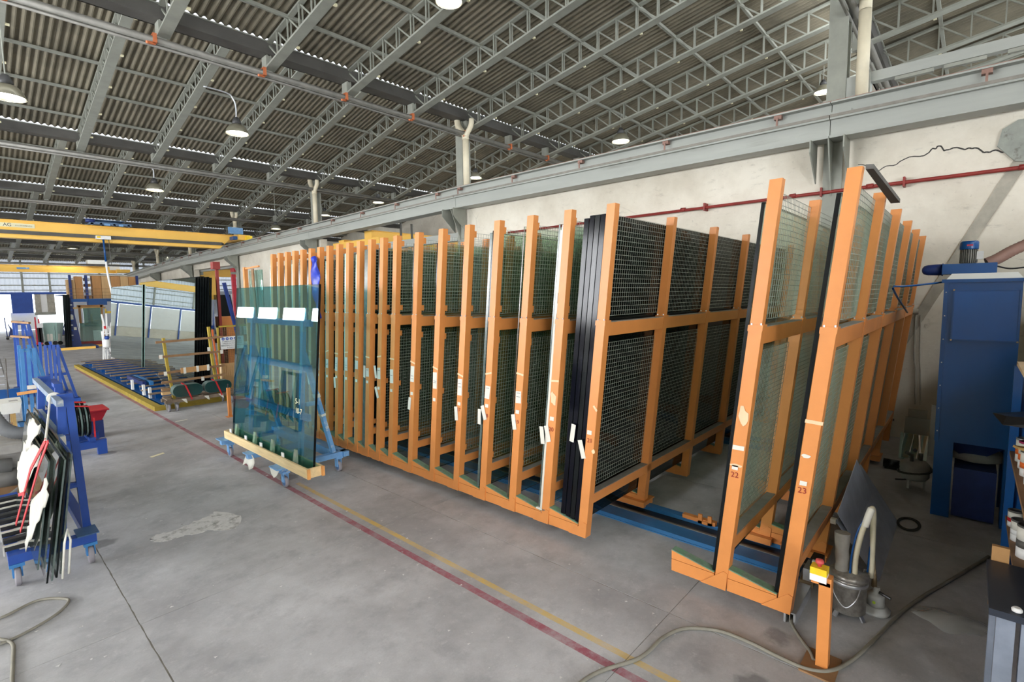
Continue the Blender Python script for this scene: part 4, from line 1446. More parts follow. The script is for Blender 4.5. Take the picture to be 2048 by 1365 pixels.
part(ho, 'gear_box', MB().box(4.55, 4.75, YC - .58, YC - .5, 5.64, 5.72).box(5.05, 5.2, YC - .58, YC - .5, 5.64, 5.72), 'blue_l')
for xx in (4.15, 4.45, 4.9, 5.4):
    part(ho, 'wheel', MB().lathe([(.05, -.05), (.05, .05)], (xx, YC - .5, 5.68), 'y', 12), 'slate')
part(ho, 'top_plate', MB().box(4.3, 5.3, YC - .45, YC + .45, 5.86, 5.88), 'slate')
pd = thing('festoon_cable', 'white pendant cable hanging from the crane track down to the white lifter', 'cable', (4.35, YC - .4, 1.6))
part(pd, 'carriage', MB().box(4.25, 4.75, YC - .5, YC - .30, 5.06, 5.2), 'white')
part(pd, 'warning_sticker', MB().box(4.27, 4.40, YC - .505, YC - .5, 5.1, 5.18), 'yel_box')
part(pd, 'blue_sleeve', MB().tube([(4.5, YC - .4, 5.06), (4.52, YC - .4, 4.1)], .035, 8), 'blue_d', smooth=True)
part(pd, 'cord', MB().tube(spline([(4.52, YC - .4, 4.12), (4.56, YC - .4, 3.4), (4.68, YC - .4, 2.4), (4.74, YC - .4, 1.7), (4.78, YC - .4, 1.2)], 5), .038, 8), 'white', smooth=True)
part(pd, 'side_cord', MB().tube([(4.68, YC - .4, 5.06), (4.7, YC - .4, 4.0)], .012, 5), 'gutter')

t = thing('bridge_crane', 'distant yellow crane girder spanning in front of the far wall', 'crane', (0, 54, 4.7))
m = girder(t, -10.4, 9.5, 54, 4.70, 5.24, .4)
part(t, 'end_carriage', MB().box(9.4, 10.3, 53.2, 54.8, 4.75, 5.0), 'yellow')
part(t, 'control_box', MB().box(9.0, 9.65, 53.55, 53.75, 4.95, 5.5), 'paper')
part(t, 'hoist', MB().box(7.6, 8.7, 53.6, 54.5, 5.26, 5.75), 'paper')
part(t, 'hoist_motor', MB().box(6.6, 7.3, 53.8, 54.3, 5.26, 5.45), 'paper')
part(t, 'name_plate', MB().box(3.4, 4.1, 53.77, 53.79, 4.92, 5.04), 'blue_l')

t = thing('bridge_crane', 'yellow crane girder in the neighbouring nave, seen through the wall opening', 'crane', (16, 17.5, 4.6))
girder(t, 10.95, 20.5, 17.4, 4.42, 5.0, .5)
girder(t, 10.95, 20.5, 19.4, 4.42, 4.8, .4)
part(t, 'end_carriage', MB().box(10.9, 11.2, 16.6, 20.0, 4.45, 4.7), 'yellow')
part(t, 'hanger', MB().box(11.4, 11.46, 15.9, 15.96, 3.4, 5.2).box(11.9, 11.96, 15.9, 15.96, 3.4, 5.2), 'gutter')
part(t, 'fixing', MB().box(11.4, 11.96, 15.9, 15.96, 4.1, 4.2), 'gutter')
t = thing('bridge_crane', 'small yellow crane girder behind the red post in the neighbouring nave', 'crane', (15, 40, 4.2))
girder(t, 10.95, 20.5, 40, 4.0, 4.55, .4)
part(t, 'yellow_cabinet', MB().box(11.0, 11.9, 37.5, 38.2, 2.4, 4.0), 'yellow')
t = thing('blue_a_frame', 'blue A-frame rack far off in the neighbouring nave', 'rack', (14.2, 45, 0))
part(t, 'post', MB().bar((13.9, 45, 0), (14.2, 45, 2.6), .25), 'blue')
part(t, 'post', MB().bar((14.6, 45, 0), (14.3, 45, 2.6), .25), 'blue')
part(t, 'base', MB().box(13.4, 15.1, 44.6, 45.4, .1, .3), 'blue')
t = thing('dark_glass_stack', 'black glass stack on a white strut in the neighbouring nave', 'glass stack', (12.0, 36, 0))
part(t, 'glass_pack', MB().prism([(11.5, 36, .1), (12.6, 36, .1), (12.2, 36, 2.7), (11.6, 36, 2.7)], (0, 1.2, 0)), 'e_dark')
part(t, 'strut', MB().bar((12.75, 35.9, .1), (12.25, 35.9, 2.75), .08), 'white')
part(t, 'foot', MB().box(11.4, 12.9, 35.8, 37.3, 0, .1), 'steel')
t = thing('red_hoist', 'red hoist block with blue motor hanging in the wall opening', 'hoist', (11.2, 32, 4.0))
part(t, 'red_block', MB().box(11.0, 11.7, 31.6, 32.2, 4.0, 4.9), 'red_b')
part(t, 'blue_motor', MB().box(12.1, 12.8, 31.6, 32.1, 4.0, 4.6), 'cyan')
part(t, 'cross_bar', MB().box(10.9, 13.4, 31.7, 31.85, 3.85, 3.98), 'steel')
part(t, 'red_post', MB().box(10.95, 11.15, 31.8, 32.0, 0, 4.0), 'red_b')

# ================================================================== LEFT: BLUE GLASS TROLLEY IN FRONT
t = thing('glass_trolley', 'royal blue A-frame trolley with padded bars and wrapped panes, at lower left', 'trolley', (.45, 7.0, 0))
part(t, 'end_beam', MB().box(.14, .74, 6.06, 6.16, .21, .29), 'blue')
part(t, 'end_beam', MB().box(.14, .74, 8.0, 8.1, .21, .29), 'blue')
part(t, 'side_beam', MB().box(.14, .22, 6.16, 8.0, .21, .29), 'blue')
part(t, 'side_beam', MB().box(.66, .74, 6.16, 8.0, .21, .29), 'blue')
part(t, 'corner_plate', MB().box(.60, .76, 6.04, 6.28, .29, .30), 'hub')
for k in range(9):
    yy = 6.2 + k * .2
    sl = part(t, 'support_slat', MB().box(.13, .50, yy, yy + .08, .29, .325), 'rubber')
    if k in (1, 4, 5, 8):
        continue
    part(sl, 'white_cloth', MB().box(.125, .45, yy + .01, yy + .045, .325, .335).box(.118, .126, yy + .01, yy + .045, .25, .335), 'wrap')
for yy in (6.3, 7.95):
    part(t, 'front_post', MB().bar((.52, yy, .29), (.61, yy, 1.62), .07, .06), 'blue')
    part(t, 'rear_post', MB().bar((.70, yy, .29), (.66, yy, 1.62), .06, .06), 'blue')
    part(t, 'post_tie', MB().bar((.54, yy, .73), (.68, yy, .73), .05, .05), 'blue')
    part(t, 'post_tie', MB().bar((.58, yy, 1.2), (.67, yy, 1.2), .04, .05), 'blue')
for zz, y0 in ((1.58, 5.98), (1.22, 6.18)):
    part(t, 'padded_bar', MB().box(.54, .59, y0, 8.0, zz - .028, zz + .028), 'pad')
part(t, 'bar_end_cloth', MB().box(.53, .60, 6.16, 6.24, 1.16, 1.24), 'paper')
part(t, 'rope_loop', MB().lathe([(.052, 0), (.056, .02), (.052, .04)], (.565, 6.35, 1.58), 'y', 14), 'paper', smooth=True)
part(t, 'label_sticker', MB().box(.60, .64, 6.24, 6.245, 1.02, 1.06), 'tape')
part(t, 'rope', MB().tube([(.54, 6.38, 1.60), (.50, 6.1, 1.52), (.40, 5.35, 1.40)], .008, 6), 'paper')
part(t, 'red_strap', MB().bar((.40, 5.35, 1.40), (.33, 5.93, 1.05), .035, .006, up=(1, 0, 0)).bar((.33, 5.93, 1.05), (.235, 6.75, .34), .035, .006, up=(1, 0, 0)).bar((.29, 6.2, .78), (.27, 6.62, .66), .03, .006, up=(1, 0, 0)), 'red')
part(t, 'red_strap', MB().bar((.41, 5.3, 1.40), (.36, 5.5, 1.18), .03, .006, up=(1, 0, 0)).bar((.36, 5.5, 1.18), (.25, 6.5, .34), .03, .006, up=(1, 0, 0)), 'red')
caster(t, .19, 6.1, fork='cyan', mat='tyre', wz=.085, z=.21)
caster(t, .69, 6.1, fork='cyan', mat='tyre', wz=.085, z=.21)
caster(t, .70, 8.05, fork='cyan', mat='tyre', wz=.085, z=.21)
caster(t, .19, 8.05, fork='cyan', mat='tyre', wz=.085, z=.21)
for k, (xb, xt, y0, y1, zt) in enumerate(((.28, .41, 5.46, 7.5, 1.20), (.305, .45, 5.14, 7.7, 1.30), (.335, .48, 5.16, 7.7, 1.26), (.365, .505, 5.19, 7.7, 1.31), (.395, .53, 5.24, 7.7, 1.28))):
    lean_pane(xb, xt, y0, y1, .336, zt, .012, 'g_left', ('e_grey', 'e_dark', 'e_grey', 'e_dark', 'e_grey')[k], 'glass_sheet', 'slim glass pane on the royal blue trolley, %s from its outer side' % ORD[k], 'glass sheet', 'panes leaning on the royal blue trolley')
WP = ((.262, [(5.42, 1.08), (5.05, 1.04), (6.02, .34), (6.12, .62)], 'long white paper hanging down the near outer pane of the blue trolley'),
      (.262, [(7.2, 1.02), (5.75, 1.26), (6.6, .62), (7.5, .62)], 'crumpled white paper over the middle of the trolley panes, behind the red strap'),
      (.258, [(6.75, 1.36), (6.0, 1.42), (6.5, 1.06), (6.95, 1.08)], 'white paper draped over the far top of the trolley panes'),
      (.352, [(6.75, 1.10), (5.75, 1.27), (5.95, .82), (6.85, .78)], 'white paper folded on the inner trolley pane beside the blue post'))
for k, (x, q4, lab) in enumerate(WP):
    m = MB()
    vs = []
    for i in range(7):
        for j in range(8):
            u, v = i / 6, j / 7
            yy = (q4[0][0] * (1 - u) + q4[1][0] * u) * (1 - v) + (q4[3][0] * (1 - u) + q4[2][0] * u) * v
            zz = (q4[0][1] * (1 - u) + q4[1][1] * u) * (1 - v) + (q4[3][1] * (1 - u) + q4[2][1] * u) * v
            if i in (0, 6) or j in (0, 7):
                yy += .05 * math.sin(9.1 * i + 5.3 * j + k)
                zz += .025 * math.sin(7.7 * i + 3.1 * j + 2 * k)
            vs.append((x + .155 * (zz - .33) + .010 * math.sin(5 * u + 7 * v + k) - .006, yy, zz))
    m.add(vs, [(i * 8 + j, i * 8 + j + 1, (i + 1) * 8 + j + 1, (i + 1) * 8 + j) for i in range(6) for j in range(7)])
    o = single('wrapping_paper', m, 'wrap', lab, 'paper', 'wrapping paper on the blue trolley', smooth=True)
    o.modifiers.new('thickness', 'SOLIDIFY').thickness = .004
single('foam_strip', MB().tube([(.40, 5.13, .34), (.43, 5.12, .62), (.455, 5.13, .72), (.47, 5.15, .62), (.44, 5.14, .36)], .008, 6), 'paper', 'pale foam edge strip looped over the near pane ends of the blue trolley', 'foam strip', smooth=True)

# second blue rack: low L-stand with round glass bundles
t = thing('low_blue_stand', 'low royal blue stand with round dark glass bundles behind the front trolley', 'stand', (1.1, 10.6, 0))
part(t, 'base_beam', MB().box(.80, 1.50, 10.34, 10.44, .12, .24), 'blue')
part(t, 'base_beam', MB().box(.80, 1.50, 11.0, 11.1, .12, .24), 'blue')
part(t, 'foot', MB().box(1.38, 1.50, 10.34, 10.44, 0, .12), 'blue')
part(t, 'foot', MB().box(.80, .90, 10.34, 10.44, 0, .12), 'blue')
part(t, 'foot', MB().box(1.38, 1.50, 11.0, 11.1, 0, .12), 'blue')
part(t, 'side_beam', MB().box(1.0, 1.08, 10.3, 11.4, .24, .3), 'blue')
part(t, 'side_beam', MB().box(1.28, 1.36, 10.3, 11.4, .24, .3), 'blue')
for yy in (10.39, 11.05):
    part(t, 'front_post', MB().bar((.90, yy, .24), (.98, yy, 1.22), .09, .07), 'blue')
    part(t, 'rear_post', MB().bar((1.05, yy, .24), (1.0, yy, 1.22), .05, .06), 'blue')
part(t, 'top_beam', MB().box(.93, 1.02, 10.35, 11.1, 1.16, 1.22), 'blue')
for k, yy in enumerate((10.45, 10.95)):
    bnd = thing('round_glass_bundle', '%s upright bundle of round dark glass discs on the low blue stand' % ('nearer' if k == 0 else 'farther'), 'glass bundle', (1.24, yy, .3), 'round glass bundles')
    for q in range(7):
        part(bnd, 'disc', MB().lathe([(.245, 0), (.25, .006), (.25, .018), (.245, .024)], (1.10 + q * .034, yy + .12, .55), 'x', 26), 'g_oval_e' if q % 2 else 'e_dark', smooth=True)
    part(bnd, 'red_strap', MB().bar((1.08, yy + .1, .82), (1.36, yy + .02, .78), .03, .02).bar((1.36, yy - .13, .62), (1.36, yy - .1, .26), .03, .02), 'red')
t = thing('plastic_tub', 'small red plastic tub on the floor behind the round glass bundles', 'tub', (1.56, 11.75, 0))
m = MB().hexa([(1.46, 11.6, .32), (1.64, 11.6, .32), (1.64, 11.95, .32), (1.46, 11.95, .32)], [(1.42, 11.5, .52), (1.72, 11.5, .52), (1.72, 12.05, .52), (1.42, 12.05, .52)])
part(t, 'body', m, 'red_b')
part(t, 'rim', MB().box(1.40, 1.74, 11.47, 12.08, .51, .53), 'red_b')
part(t, 'trestle', MB().box(1.48, 1.66, 11.6, 11.95, 0, .32), 'blue_n')

# taller blue A-frames further back


def a_frame(x, y, w, h, n, mat, label, L=1.6, tilt=.18):
    t = thing('a_frame_rack', label, 'rack', (x, y, 0), 'blue A-frame racks in the aisle')
    for i in range(n):
        xx = x - w / 2 + w * i / max(1, n - 1)
        part(t, 'front_post', MB().bar((xx - tilt * .2, y, .15), (xx, y + tilt, h), .06, .05), mat)
    part(t, 'rear_leg', MB().bar((x + w / 2 + .25, y + .1, .12), (x + w / 2 + .0, y + tilt, h), .06, .05), mat)
    part(t, 'rear_leg', MB().bar((x + w / 2 + .25, y + L, .12), (x + w / 2 + .0, y + L, h), .06, .05), mat)
    part(t, 'front_post', MB().bar((x - w / 2, y + L, .15), (x - w / 2 + .03, y + L, h), .06, .05), mat)
    part(t, 'top_rail', MB().box(x - w / 2, x + w / 2, y + tilt, y + tilt + .06, h - .06, h), mat)
    part(t, 'middle_rail', MB().box(x - w / 2, x + w / 2 + .1, y + .08, y + .13, h * .5, h * .5 + .06), mat)
    part(t, 'base', MB().box(x - w / 2 - .1, x + w / 2 + .3, y - .05, y + .08, .06, .16).box(x - w / 2 - .1, x + w / 2 + .3, y + L - .1, y + L + .03, .06, .16), mat)
    part(t, 'base_rail', MB().box(x + w / 2 + .2, x + w / 2 + .3, y, y + L, .06, .16).box(x - w / 2 - .1, x - w / 2, y, y + L, .06, .16), mat)
    for xx in (x - w / 2 - .05, x + w / 2 + .25):
        part(t, 'wheel', MB().lathe([(.06, -.02), (.06, .02)], (xx, y + .0, .06), 'y', 12), 'rubber')
    return t


a_frame(1.46, 15.8, .22, 1.45, 4, 'blue', 'royal blue slatted A-frame rack between the trolley and the yellow kerb')
a_frame(1.12, 17.6, .22, 1.95, 3, 'blue', 'tall royal blue A-frame rack with wooden pegs, behind the cyan rack')
cyf = a_frame(.83, 12.4, .16, 1.64, 3, 'cyan', 'cyan blue A-frame rack with yellow peg behind the front trolley', L=1.2)
for k, (x0, x1, y, z) in enumerate(((1.02, 1.22, 17.5, 1.98), (.98, 1.2, 17.5, 1.62))):
    single('wooden_peg', MB().bar((x0 - .08, y + .3, z), (x1, y - .25, z - .03), .05, .05), 'wood_d', '%s wooden peg sticking out of the tall blue A-frame' % ('upper' if k == 0 else 'lower'), 'peg')
part(cyf, 'peg', MB().bar((.62, 12.38, .86), (.92, 12.38, .88), .03, .05), 'wood_e', label='orange wooden peg')
part(cyf, 'number_card', MB().box(.76, .88, 12.40, 12.41, .92, .99), 'paper', label='white number card')
lean_pane(.56, .60, 14.2, 14.9, .0, 1.35, .012, 'g_left', 'e_brown', 'glass_sheet', 'dusty brown glass pane leaning behind the cyan A-frame', 'glass sheet')
t = thing('work_table', 'small wooden table with open newspapers at the left picture edge', 'table', (.45, 13.2, 0))
part(t, 'top', MB().box(.1, .62, 12.95, 13.6, .60, .63), 'wood_d')
for xx, yy in ((.58, 12.98), (.58, 13.55), (.14, 12.98), (.14, 13.55)):
    part(t, 'leg', MB().bar((xx, yy, 0), (xx, yy, .60), .05), 'tan')
part(t, 'stretcher', MB().bar((.14, 12.98, .2), (.58, 12.98, .25), .04), 'wood_d')
t = thing('newspaper', 'open newspaper lying on the small wooden table', 'newspaper', (.45, 13.2, .632))
part(t, 'sheet', MB().hexa([(.1, 12.92, .632), (.70, 12.92, .632), (.72, 13.6, .632), (.12, 13.6, .632)], [(.1, 12.92, .642), (.70, 12.92, .642), (.72, 13.6, .642), (.12, 13.6, .642)]), 'paper')
part(t, 'hanging_sheet', MB().hexa([(.1, 12.915, .45), (.66, 12.915, .44), (.66, 12.92, .44), (.1, 12.92, .45)], [(.1, 12.91, .642), (.70, 12.91, .642), (.70, 12.92, .642), (.1, 12.92, .642)]), 'paper')
part(t, 'printed_picture', MB().box(.54, .66, 13.1, 13.25, .642, .643), 'canvas')
part(t, 'printed_picture', MB().box(.3, .42, 13.3, 13.4, .642, .643), 'canvas')

# extraction hose and machine at the left edge
hp = spline([(.16, 9.2, 1.25), (.22, 9.05, 1.05), (.30, 8.95, .90), (.40, 8.9, .83), (.52, 8.9, .81), (.60, 8.95, .80)], 10)
single('extraction_hose', MB().tube(hp, [.075 + .007 * (i % 2) for i in range(len(hp))], 14), 'hose_g', 'ribbed grey extraction hose at the left picture edge', 'hose', smooth=True)
t = thing('dusty_machine', 'dusty grey machine with round housings below the ribbed hose', 'machine', (.25, 8.9, 0))
part(t, 'body', MB().box(.0, .44, 8.75, 9.4, .28, .62), 'canvas')
part(t, 'cover', MB().prism([(.05, 8.7, .62), (.48, 8.7, .62), (.44, 8.7, .72), (.1, 8.7, .74)], (0, .7, 0)), 'canvas')
part(t, 'drum', MB().tube([(.0, 8.62, .52), (.32, 8.62, .48)], .10, 16), 'pipe_g', smooth=True)
part(t, 'drum', MB().tube([(.18, 8.60, .36), (.44, 8.60, .34)], .11, 16), 'gutter', smooth=True)
part(t, 'base', MB().box(-.05, .42, 8.6, 9.4, .0, .28), 'wood_d')
part(t, 'lower_pipe', MB().tube(spline([(.0, 8.3, .1), (.22, 8.25, .14), (.40, 8.3, .24)], 5), .08, 12), 'gutter', smooth=True)
part(t, 'wire_loop', MB().tube(spline([(.05, 8.45, .7), (.12, 8.4, .3), (.1, 8.3, .05)], 5), .007, 5), 'hose_c')
t = thing('step_ladder', 'narrow dark step ladder at the left picture edge', 'ladder', (.75, 20, 0))
part(t, 'rail', MB().bar((.86, 20, 0), (.70, 20, 1.1), .03), 'gutter')
part(t, 'rail', MB().bar((.56, 20, 0), (.52, 20, 1.1), .03), 'gutter')
for k in range(4):
    part(t, 'rung', MB().box(.55, .82 - .03 * k, 19.98, 20.02, .15 + .24 * k, .18 + .24 * k), 'alu')
t = thing('low_blue_bin', 'low dark blue bin behind the newspaper table', 'bin', (.7, 17, 0))
part(t, 'front', MB().box(.2, 1.0, 16.70, 16.75, .04, .42), 'blue_d')
part(t, 'side', MB().box(.95, 1.0, 16.75, 17.4, .04, .42), 'blue_d')
part(t, 'bottom', MB().box(.2, .95, 16.75, 17.4, .0, .05), 'blue_d')
part(t, 'rim', MB().box(.2, 1.02, 16.68, 16.76, .40, .43), 'blue_d')
cb = MB().tube(spline([(-.1, 5.62, .012), (.05, 5.54, .012), (.27, 5.63, .012), (.42, 5.50, .012), (.44, 5.40, .012), (.34, 5.25, .012), (.14, 5.13, .012), (-.05, 5.1, .012)], 8), .011, 8)
single('floor_cable', cb, 'cable', 'looped pale cable on the concrete at the lower left edge', 'cable', smooth=True)
single('floor_cable', MB().tube(spline([(.02, 5.2, .014), (.09, 5.05, .012), (.08, 4.8, .012), (.06, 4.5, .012), (.05, 4.1, .012)], 8), .012, 8), 'cable', 'short pale cable end running to the lower left corner', 'cable', smooth=True)

# dried plaster smear, paper scraps
pts = [(1.17, 6.22), (1.25, 6.30), (1.33, 6.26), (1.50, 6.28), (1.62, 6.34), (1.78, 6.36), (1.86, 6.46), (1.95, 6.30), (2.02, 6.12), (1.95, 5.90), (1.86, 5.80), (1.74, 5.86), (1.66, 5.98), (1.56, 5.96), (1.46, 6.04), (1.36, 6.05), (1.28, 6.02), (1.20, 6.12)]
rs = random.Random(2)
pp = []
for i in range(len(pts)):
    a, c = Vector(pts[i] + (0,)), Vector(pts[(i + 1) % len(pts)] + (0,))
    for k in range(4):
        q = a.lerp(c, k / 4)
        pp.append((q.x + rs.uniform(-.015, .015), q.y + rs.uniform(-.02, .02), .0005))
single('plaster_smear', MB().prism(pp, (0, 0, .002)), 'smear', 'dried white plaster smear on the concrete floor', 'smear')
for k, (x, y, a, mt, lab) in enumerate(((2.0, 9.55, .5, 'paper_y', 'yellow paper scrap on the floor between the trolley and the blue stand'), (2.95, 11.9, .2, 'paper', 'thin white strip lying beside the red floor line'))):
    ca, sa = math.cos(a), math.sin(a)
    single('paper_scrap', MB().prism([(x + ca * u - sa * v, y + sa * u + ca * v, .001) for u, v in ((-.12, -.03), (.1, -.04), (.13, .03), (-.1, .04))], (0, 0, .002)), mt, lab, 'paper scrap')
rd = random.Random(9)
m = MB()
for k in range(170):
    x, y = rd.uniform(.2, 3.8), rd.uniform(1.2, 9)
    s_ = rd.uniform(.004, .014)
    a = rd.uniform(0, 6)
    m.prism([(x + math.cos(a + q) * s_ * (1.8 if q < 2 else 1), y + math.sin(a + q) * s_, .0006) for q in (0, 2.1, 4.2)], (0, 0, .002))
o = single('floor_debris', m, 'smear', 'tiny pale chips scattered over the concrete floor', 'debris', kind='stuff')

# ================================================================== RIGHT: CABINET, SHELF, BENCH
t = thing('filter_cabinet', 'tall blue steel dust filter cabinet with hopper and blower on top', 'cabinet', (7.5, -.08, 0))
part(t, 'body', MB().box(7.1, 8.0, -.37, .22, .84, 2.55), 'blue_d')
part(t, 'top_rim', MB().box(7.07, 8.03, -.40, .245, 2.55, 2.585), 'blue_d')
part(t, 'roof_hood', MB().hexa([(7.1, -.37, 2.585), (8.0, -.37, 2.585), (8.0, .21, 2.585), (7.1, .21, 2.585)], [(7.16, -.33, 2.645), (7.94, -.33, 2.645), (7.94, .17, 2.645), (7.16, .17, 2.645)]), 'white')
dr = part(t, 'door', MB().box(7.085, 7.1, -.355, .14, 1.95, 2.47), 'blue_p')
part(dr, 'door_frame', MB().box(7.075, 7.1, .135, .15, 1.94, 2.48).box(7.075, 7.1, -.365, -.35, 1.94, 2.48).box(7.075, 7.1, -.35, .135, 1.94, 1.955).box(7.075, 7.1, -.35, .135, 2.465, 2.48), 'blue_d')
for yy, zz in ((.142, 2.473), (.142, 1.947), (-.358, 1.947)):
    part(dr, 'screw', MB().lathe([(.009, 7.068), (.009, 7.076)], (0, yy, zz), 'x', 8), 'brass')
part(t, 'corner_angle', MB().box(7.085, 7.1, .19, .225, .84, 2.55), 'blue_d')
rv = MB()
for zz in (.95, 1.2, 1.45, 1.7, 1.95, 2.2, 2.45):
    rv.lathe([(.006, 7.078), (.006, 7.086)], (0, .205, zz), 'x', 6)
part(t, 'rivets', rv, 'alu')['kind'] = 'stuff'
part(t, 'leg', MB().box(7.1, 7.13, .065, .22, 0, .84).box(7.13, 7.3, .19, .22, 0, .84), 'blue_d')
part(t, 'leg', MB().box(7.1, 7.3, -.37, -.33, 0, .84), 'blue_d')
part(t, 'leg', MB().box(7.8, 8.0, -.37, -.33, 0, .84), 'blue_d')
part(t, 'leg', MB().box(7.8, 8.0, .17, .22, 0, .84), 'blue_d')
part(t, 'hopper', MB().hexa([(7.4, -.18, .64), (7.7, -.18, .64), (7.7, -.0, .64), (7.4, -.0, .64)], [(7.14, -.34, .84), (7.96, -.34, .84), (7.96, .19, .84), (7.14, .19, .84)]), 'blue_n')
part(t, 'dust_bin', MB().box(7.15, 7.9, -.29, .05, .02, .56), 'blue_n')
part(t, 'dust_bag', MB().lathe([(.10, .56), (.24, .60), (.22, .68), (.1, .72)], (7.55, -.12, 0), 'z', 14), 'canvas', smooth=True)
bl = part(t, 'blower_housing', MB().box(7.35, 7.65, -.18, .26, 2.645, 2.755), 'blue_d')
part(bl, 'outlet', MB().lathe([(.062, 0), (.062, .06), (.058, .13), (.045, .165), (.02, .18), (.004, .182)], (7.5, .26, 2.70), 'y', 18), 'blue_n', smooth=True)
part(bl, 'outlet_flange', MB().lathe([(.07, 0), (.07, .012)], (7.5, .255, 2.70), 'y', 18), 'blue_n')
part(bl, 'motor', MB().lathe([(.062, 2.755), (.062, 2.91)], (7.5, .05, 0), 'z', 24), 'galv', smooth=True)
fn = MB()
for k in range(24):
    a = 2 * math.pi * k / 24
    fn.bar((7.5 + .068 * math.cos(a), .05 + .068 * math.sin(a), 2.765), (7.5 + .068 * math.cos(a), .05 + .068 * math.sin(a), 2.905), .006, .014, up=(math.cos(a), math.sin(a), 0))
part(bl, 'cooling_fins', fn, 'galv')['kind'] = 'stuff'
part(bl, 'motor_cap', MB().lathe([(.078, 2.91), (.08, 2.92), (.08, 2.985), (.07, 3.0)], (7.5, .05, 0), 'z', 24), 'blue_d', smooth=True)
part(bl, 'cap_label', MB().box(7.415, 7.421, .02, .07, 2.945, 2.96), 'red_b')
part(bl, 'terminal_box', MB().box(7.46, 7.54, -.07, -.015, 2.80, 2.885), 'alu')
part(bl, 'power_cable', MB().tube(spline([(7.5, -.18, 2.72), (7.5, -.28, 2.69), (7.5, -.42, 2.70), (7.5, -.7, 2.72)], 5), .009, 6), 'rubber')
hp = spline([(7.6, -.10, 2.76), (7.62, -.18, 2.80), (7.7, -.32, 2.90), (7.8, -.55, 3.02), (7.9, -.9, 3.15)], 12)
single('flexible_duct', MB().tube(hp, [.055 + .004 * (i % 2) for i in range(len(hp))], 14), 'rust', 'brown ribbed flexible duct rising from the blue blower', 'duct', smooth=True)
single('air_hose', MB().tube(spline([(7.2, .23, 2.56), (7.0, .36, 2.54), (6.7, .52, 2.52), (6.5, .60, 2.52)], 5) + spline([(6.48, .605, 2.50), (6.9, .60, 2.40), (7.9, .58, 2.2)], 4), .010, 8), 'blue_d', 'thin blue air hose from the filter cabinet to the end rack', 'hose', smooth=True)

# panes and a tank standing between cabinet and wall
lean_pane(9.9, 10.15, .42, .66, .0, .57, .02, 'g_dusty', 'e_grey', 'glass_sheet', 'grey glass pane leaning on the wall, tallest beside the blue cabinet', 'glass sheet', 'small panes by the wall')
lean_pane(9.75, 9.95, .38, .68, .0, .48, .02, 'g_dusty', 'e_grey', 'glass_sheet', 'grey glass pane in the middle of the small stack by the wall', 'glass sheet', 'small panes by the wall')
t = thing('framed_pane', 'small pale green framed glass pane in front of the stack by the wall', 'framed pane', (9.2, .5, 0))
part(t, 'pane', MB().prism([(9.2, .36, .02), (9.2, .66, .02), (9.32, .66, .36), (9.32, .36, .36)], (.012, 0, 0)), 'g_green')
part(t, 'frame_edge', MB().bar((9.19, .665, .0), (9.31, .665, .37), .03), 'e_light')
part(t, 'frame_edge', MB().bar((9.19, .66, .01), (9.19, .36, .01), .025), 'e_light')
part(t, 'emblem', MB().prism([(9.21, .50, .12), (9.225, .53, .15), (9.24, .50, .18), (9.225, .47, .15)], (-.004, 0, 0)), 'ink')
lean_pane(9.6, 9.7, .27, .36, .0, .75, .02, 'white', 'e_light', 'glass_sheet', 'tall narrow white pane beside the blue cabinet leg', 'glass sheet', 'small panes by the wall')
t = thing('vacuum_tank', 'small grey tank on legs with a hose coiled round it, beside the cabinet leg', 'tank', (7.95, .42, 0))
part(t, 'tank', MB().lathe([(.02, .10), (.12, .11), (.15, .15), (.15, .30), (.12, .335), (.03, .345)], (7.95, .42, 0), 'z', 22), 'canvas', smooth=True)
for a in (.5, 2.6, 4.7):
    part(t, 'leg', MB().bar((7.95 + .1 * math.cos(a), .42 + .1 * math.sin(a), 0), (7.95 + .1 * math.cos(a), .42 + .1 * math.sin(a), .13), .025), 'canvas')
part(t, 'hose', MB().tube([(7.95 + .165 * math.cos(a * .35), .42 + .165 * math.sin(a * .35), .14 + .008 * a) for a in range(20)], .014, 6), 'cable_d', smooth=True)
part(t, 'fitting', MB().tube([(7.9, .45, .33), (7.9, .45, .42), (7.86, .51, .45)], .02, 8).tube([(8.0, .37, .33), (8.0, .37, .43)], .022, 8), 'gutter', smooth=True)
t = thing('floor_pump', 'small dark pump lying on the floor by the last rack posts', 'pump', (8.6, .72, 0))
part(t, 'body', MB().tube([(8.6, .62, .07), (8.6, .80, .07)], .06, 12), 'black', smooth=True)
part(t, 'bracket', MB().box(8.54, 8.66, .64, .78, .0, .03), 'black')
part(t, 'cable', MB().tube(spline([(8.58, .62, .06), (8.4, .52, .02), (8.2, .5, .012), (8.1, .62, .012)], 5), .008, 6), 'black')
t = thing('wall_valve', 'rusty pipes and valve low on the wall behind the end rack', 'valve', (10.3, 1.0, 0))
part(t, 'pipe', MB().tube([(10.35, .92, .0), (10.35, .92, .42)], .025, 8), 'rust')
part(t, 'pipe', MB().tube([(10.35, 1.1, .32), (10.35, .85, .32)], .02, 8), 'gutter')
part(t, 'wheel', MB().lathe([(.05, 0), (.05, .015)], (10.3, .92, .38), 'x', 12), 'gutter')
single('hose_ring', MB().tube([(6.6 + .17 * math.cos(a * math.pi / 12), .37 + .09 * math.sin(a * math.pi / 12), .015) for a in range(25)], .013, 8, caps=False), 'cable_d', 'dark ring of hose lying on the floor beside the metal sheets', 'hose', smooth=True)

